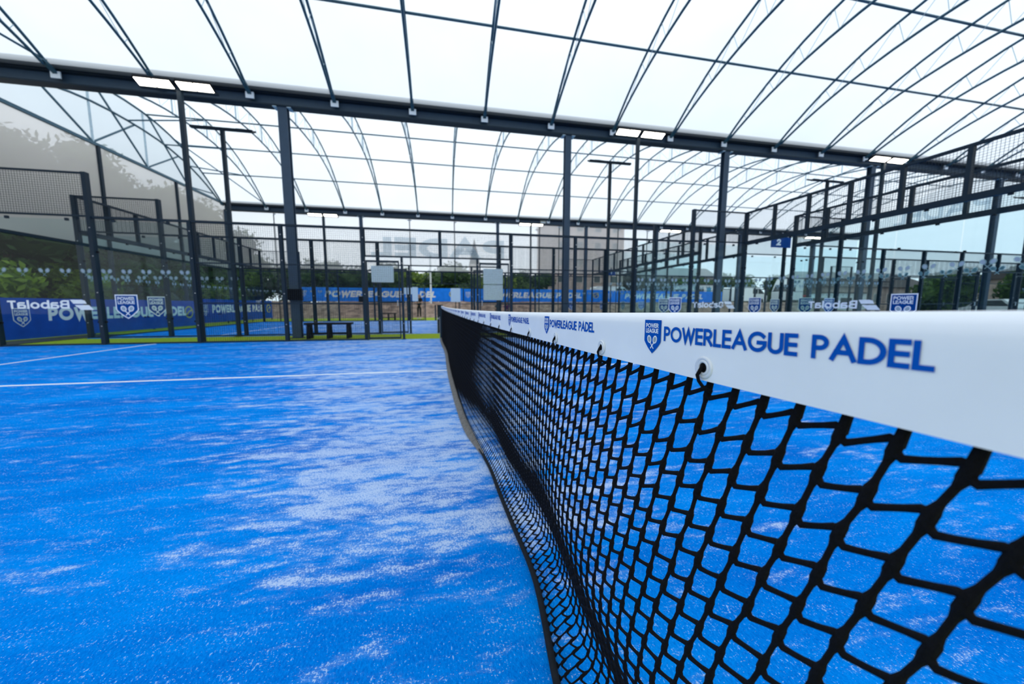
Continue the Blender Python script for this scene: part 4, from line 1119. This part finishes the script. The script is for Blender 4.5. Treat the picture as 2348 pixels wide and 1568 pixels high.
def person(loc, label, pose, top, legs, hair, rz=0, shoe='shoe_white', long_hair=True):
    t = thing('person', label, 'person', loc, None, rz)
    if pose == 'stand':
        hip = .92; J = {'pel': (0, 0, .95), 'waist': (0, 0, 1.10), 'chest': (0, -.01, 1.32), 'neck': (0, 0, 1.46), 'jaw': (0, -.02, 1.54), 'head': (0, -.01, 1.63), 'crown': (0, 0, 1.71)}
        L = {1: dict(hip=(.08, 0, .90), kn=(.075, -.02, .50), an=(.085, .01, .09), toe=(.095, -.13, .03), sh=(.17, 0, 1.40), el=(.23, -.06, 1.13), wr=(.03, -.20, 1.17)),
             -1: dict(hip=(-.08, 0, .90), kn=(-.080, -.03, .50), an=(-.095, .0, .09), toe=(-.105, -.14, .03), sh=(-.17, 0, 1.40), el=(-.23, -.05, 1.13), wr=(-.04, -.22, 1.12))}
    else:
        J = {'pel': (0, 0, .50), 'waist': (0, -.04, .64), 'chest': (0, -.12, .84), 'neck': (0, -.16, .97), 'jaw': (0, -.20, 1.05), 'head': (0, -.20, 1.13), 'crown': (0, -.19, 1.21)}
        L = {1: dict(hip=(.10, -.02, .49), kn=(.14, -.44, .50), an=(.13, -.42, .09), toe=(.14, -.56, .03), sh=(.18, -.13, .92), el=(.24, -.30, .68), wr=(.08, -.44, .62)),
             -1: dict(hip=(-.10, -.02, .49), kn=(-.14, -.44, .50), an=(-.13, -.42, .09), toe=(-.14, -.56, .03), sh=(-.18, -.13, .92), el=(-.24, -.30, .68), wr=(-.08, -.46, .60))}
    js, bs, ix = [], [], {}
    def jt(n, p, r): ix[n] = len(js); js.append((p, r)); return ix[n]
    for n, r in (('pel', (.125, .10)), ('waist', (.105, .085)), ('chest', (.13, .10)), ('neck', .052), ('jaw', (.062, .07)), ('head', (.078, .092)), ('crown', (.055, .065))): jt(n, J[n], r)
    for a, b_ in (('pel', 'waist'), ('waist', 'chest'), ('chest', 'neck'), ('neck', 'jaw'), ('jaw', 'head'), ('head', 'crown')): bs.append((ix[a], ix[b_]))
    for s in (1, -1):
        q = L[s]
        for n, r in (('hip', .085), ('kn', .055), ('an', .035), ('toe', .032), ('sh', .052), ('el', .037), ('wr', .026)): jt(n+str(s), q[n], r)
        for a, b_ in (('pel', 'hip%d' % s), ('hip%d' % s, 'kn%d' % s), ('kn%d' % s, 'an%d' % s), ('an%d' % s, 'toe%d' % s), ('chest', 'sh%d' % s), ('sh%d' % s, 'el%d' % s), ('el%d' % s, 'wr%d' % s)): bs.append((ix[a], ix[b_]))
        w = Vector(q['wr']); d = (w-Vector(q['el'])).normalized(); sd = d.cross(Vector((0, 0, 1))).normalized(); up = sd.cross(d)
        palm = w + d*.07; jt('pa%d' % s, tuple(palm), (.028, .016)); bs.append((ix['wr%d' % s], ix['pa%d' % s]))
        for k in range(4):
            a = palm + up*(.022-.015*k) + d*.02; b_ = a + d*(.035+.008*(k in (1, 2))) - sd*.012*s
            i1 = jt('f%d%d' % (s, k), tuple(a), .009); i2 = jt('g%d%d' % (s, k), tuple(b_), .007); bs.append((ix['pa%d' % s], i1)); bs.append((i1, i2))
        a = w + d*.03 + up*.028; b_ = a + d*.03 + up*.018; i1 = jt('th%d' % s, tuple(a), .010); i2 = jt('ti%d' % s, tuple(b_), .008); bs.append((ix['wr%d' % s], i1)); bs.append((i1, i2))
    skin_obj('body', js, bs, 'skin', t)
    hd = Vector(J['head'])
    mb = MB()
    for s in (-1, 1): mb.tube([hd+Vector((s*.032, -.088, .0)), hd+Vector((s*.032, -.098, .0))], .010, 8)
    mb.build('eyes', 'rubber', t)
    MB().tube([hd+Vector((0, -.085, .01)), hd+Vector((0, -.115, -.03)), hd+Vector((0, -.09, -.04))], [.008, .014, .008], 8).build('nose', 'skin', t, True)
    MB().tube([hd+Vector((-.022, -.085, -.065)), hd+Vector((0, -.092, -.067)), hd+Vector((.022, -.085, -.065))], [.004, .008, .004], 6).build('mouth', 'red_paint', t, True)
    tp = [(tuple(Vector(J['pel'])-Vector((0, 0, .05))), (.160, .145)), (J['waist'], (.142, .128)), (J['chest'], (.168, .145)), (tuple(Vector(J['neck'])-Vector((0, 0, .02))), .085)]
    tb = [(0, 1), (1, 2), (2, 3)]
    lg = [(tuple(Vector(J['pel'])-Vector((0, 0, .06))), (.128, .122)), (tuple(Vector(J['pel'])+Vector((0, 0, .10))), (.118, .108))]; lb = [(0, 1)]
    for s in (1, -1):
        q = L[s]; n = len(tp); tp.append((q['sh'], .072)); m_ = Vector(q['sh']).lerp(Vector(q['el']), .62); tp.append((tuple(m_), .058)); tb += [(2, n), (n, n+1)]
        n = len(lg); lg += [(q['hip'], .093), (q['kn'], .062), (tuple(Vector(q['an'])+Vector((0, 0, .04))), .043)]; lb += [(0, n), (n, n+1), (n+1, n+2)]
        sh = MB().tube([Vector(q['an'])+Vector((0, .05, -.04)), Vector(q['an'])+Vector((0, 0, -.035)), Vector(q['toe'])+Vector((0, .03, .02)), Vector(q['toe'])+Vector((0, -.05, .0))], [.035, .05, .045, .028], 8)
        sh.v = [(x, y, max(z, .001)) for x, y, z in sh.v]; sh.build('shoe', shoe, t, True)
    skin_obj('shirt', tp, tb, top, t); skin_obj('trousers', lg, lb, legs, t)
    hj = [(tuple(hd+Vector((0, .022, .098))), (.088, .082)), (tuple(hd+Vector((0, .055, .0))), (.098, .078))]; hb = [(0, 1)]
    if long_hair:
        hj += [(tuple(hd+Vector((0, .07, -.16))), (.09, .05)), (tuple(hd+Vector((.01, .09, -.32))), (.075, .035))]; hb += [(1, 2), (2, 3)]
        for s in (-1, 1):
            n = len(hj); hj += [(tuple(hd+Vector((s*.095, .02, -.07))), .032), (tuple(hd+Vector((s*.115, -.03, -.24))), .028)]; hb += [(1, n), (n, n+1)]
    skin_obj('hair', hj, hb, hair, t)
    return t
person((-1.59, 24.9, -.012), 'woman with long auburn hair in black clothes standing with folded arms', 'stand', 'cloth_black', 'cloth_black', 'hair_auburn')
person((3.95, 25.3, -.012), 'person in a dark green top sitting low behind the right gate', 'sit', 'cloth_green', 'cloth_black', 'hair_auburn', .3, long_hair=False)
person((4.75, 25.4, -.012), 'person in a purple top sitting beside the one in green', 'sit', 'cloth_purple', 'cloth_black', 'rubber', -.4, long_hair=False)
for i, x in enumerate((3.95, 4.75)):
    t = thing('stool', 'low dark stool under the %s seated person' % ('green-topped', 'purple-topped')[i], 'stool', (x, 25.33, -.012), 'stools')
    MB().box(-.2, .2, -.16, .2, .34, .38).build('seat', 'black_plastic', t)
    for a in (-1, 1):
        for b_ in (-1, 1): MB().box(a*.16-.02, a*.16+.02, b_*.14-.02, b_*.14+.02, 0, .34).build('leg', 'black_plastic', t)
person((29.3, 28.6, -.012 if False else -.06), 'person in a dark coat standing beyond the right end glass', 'stand', 'cloth_black', 'cloth_black', 'red_paint', .2, long_hair=False)
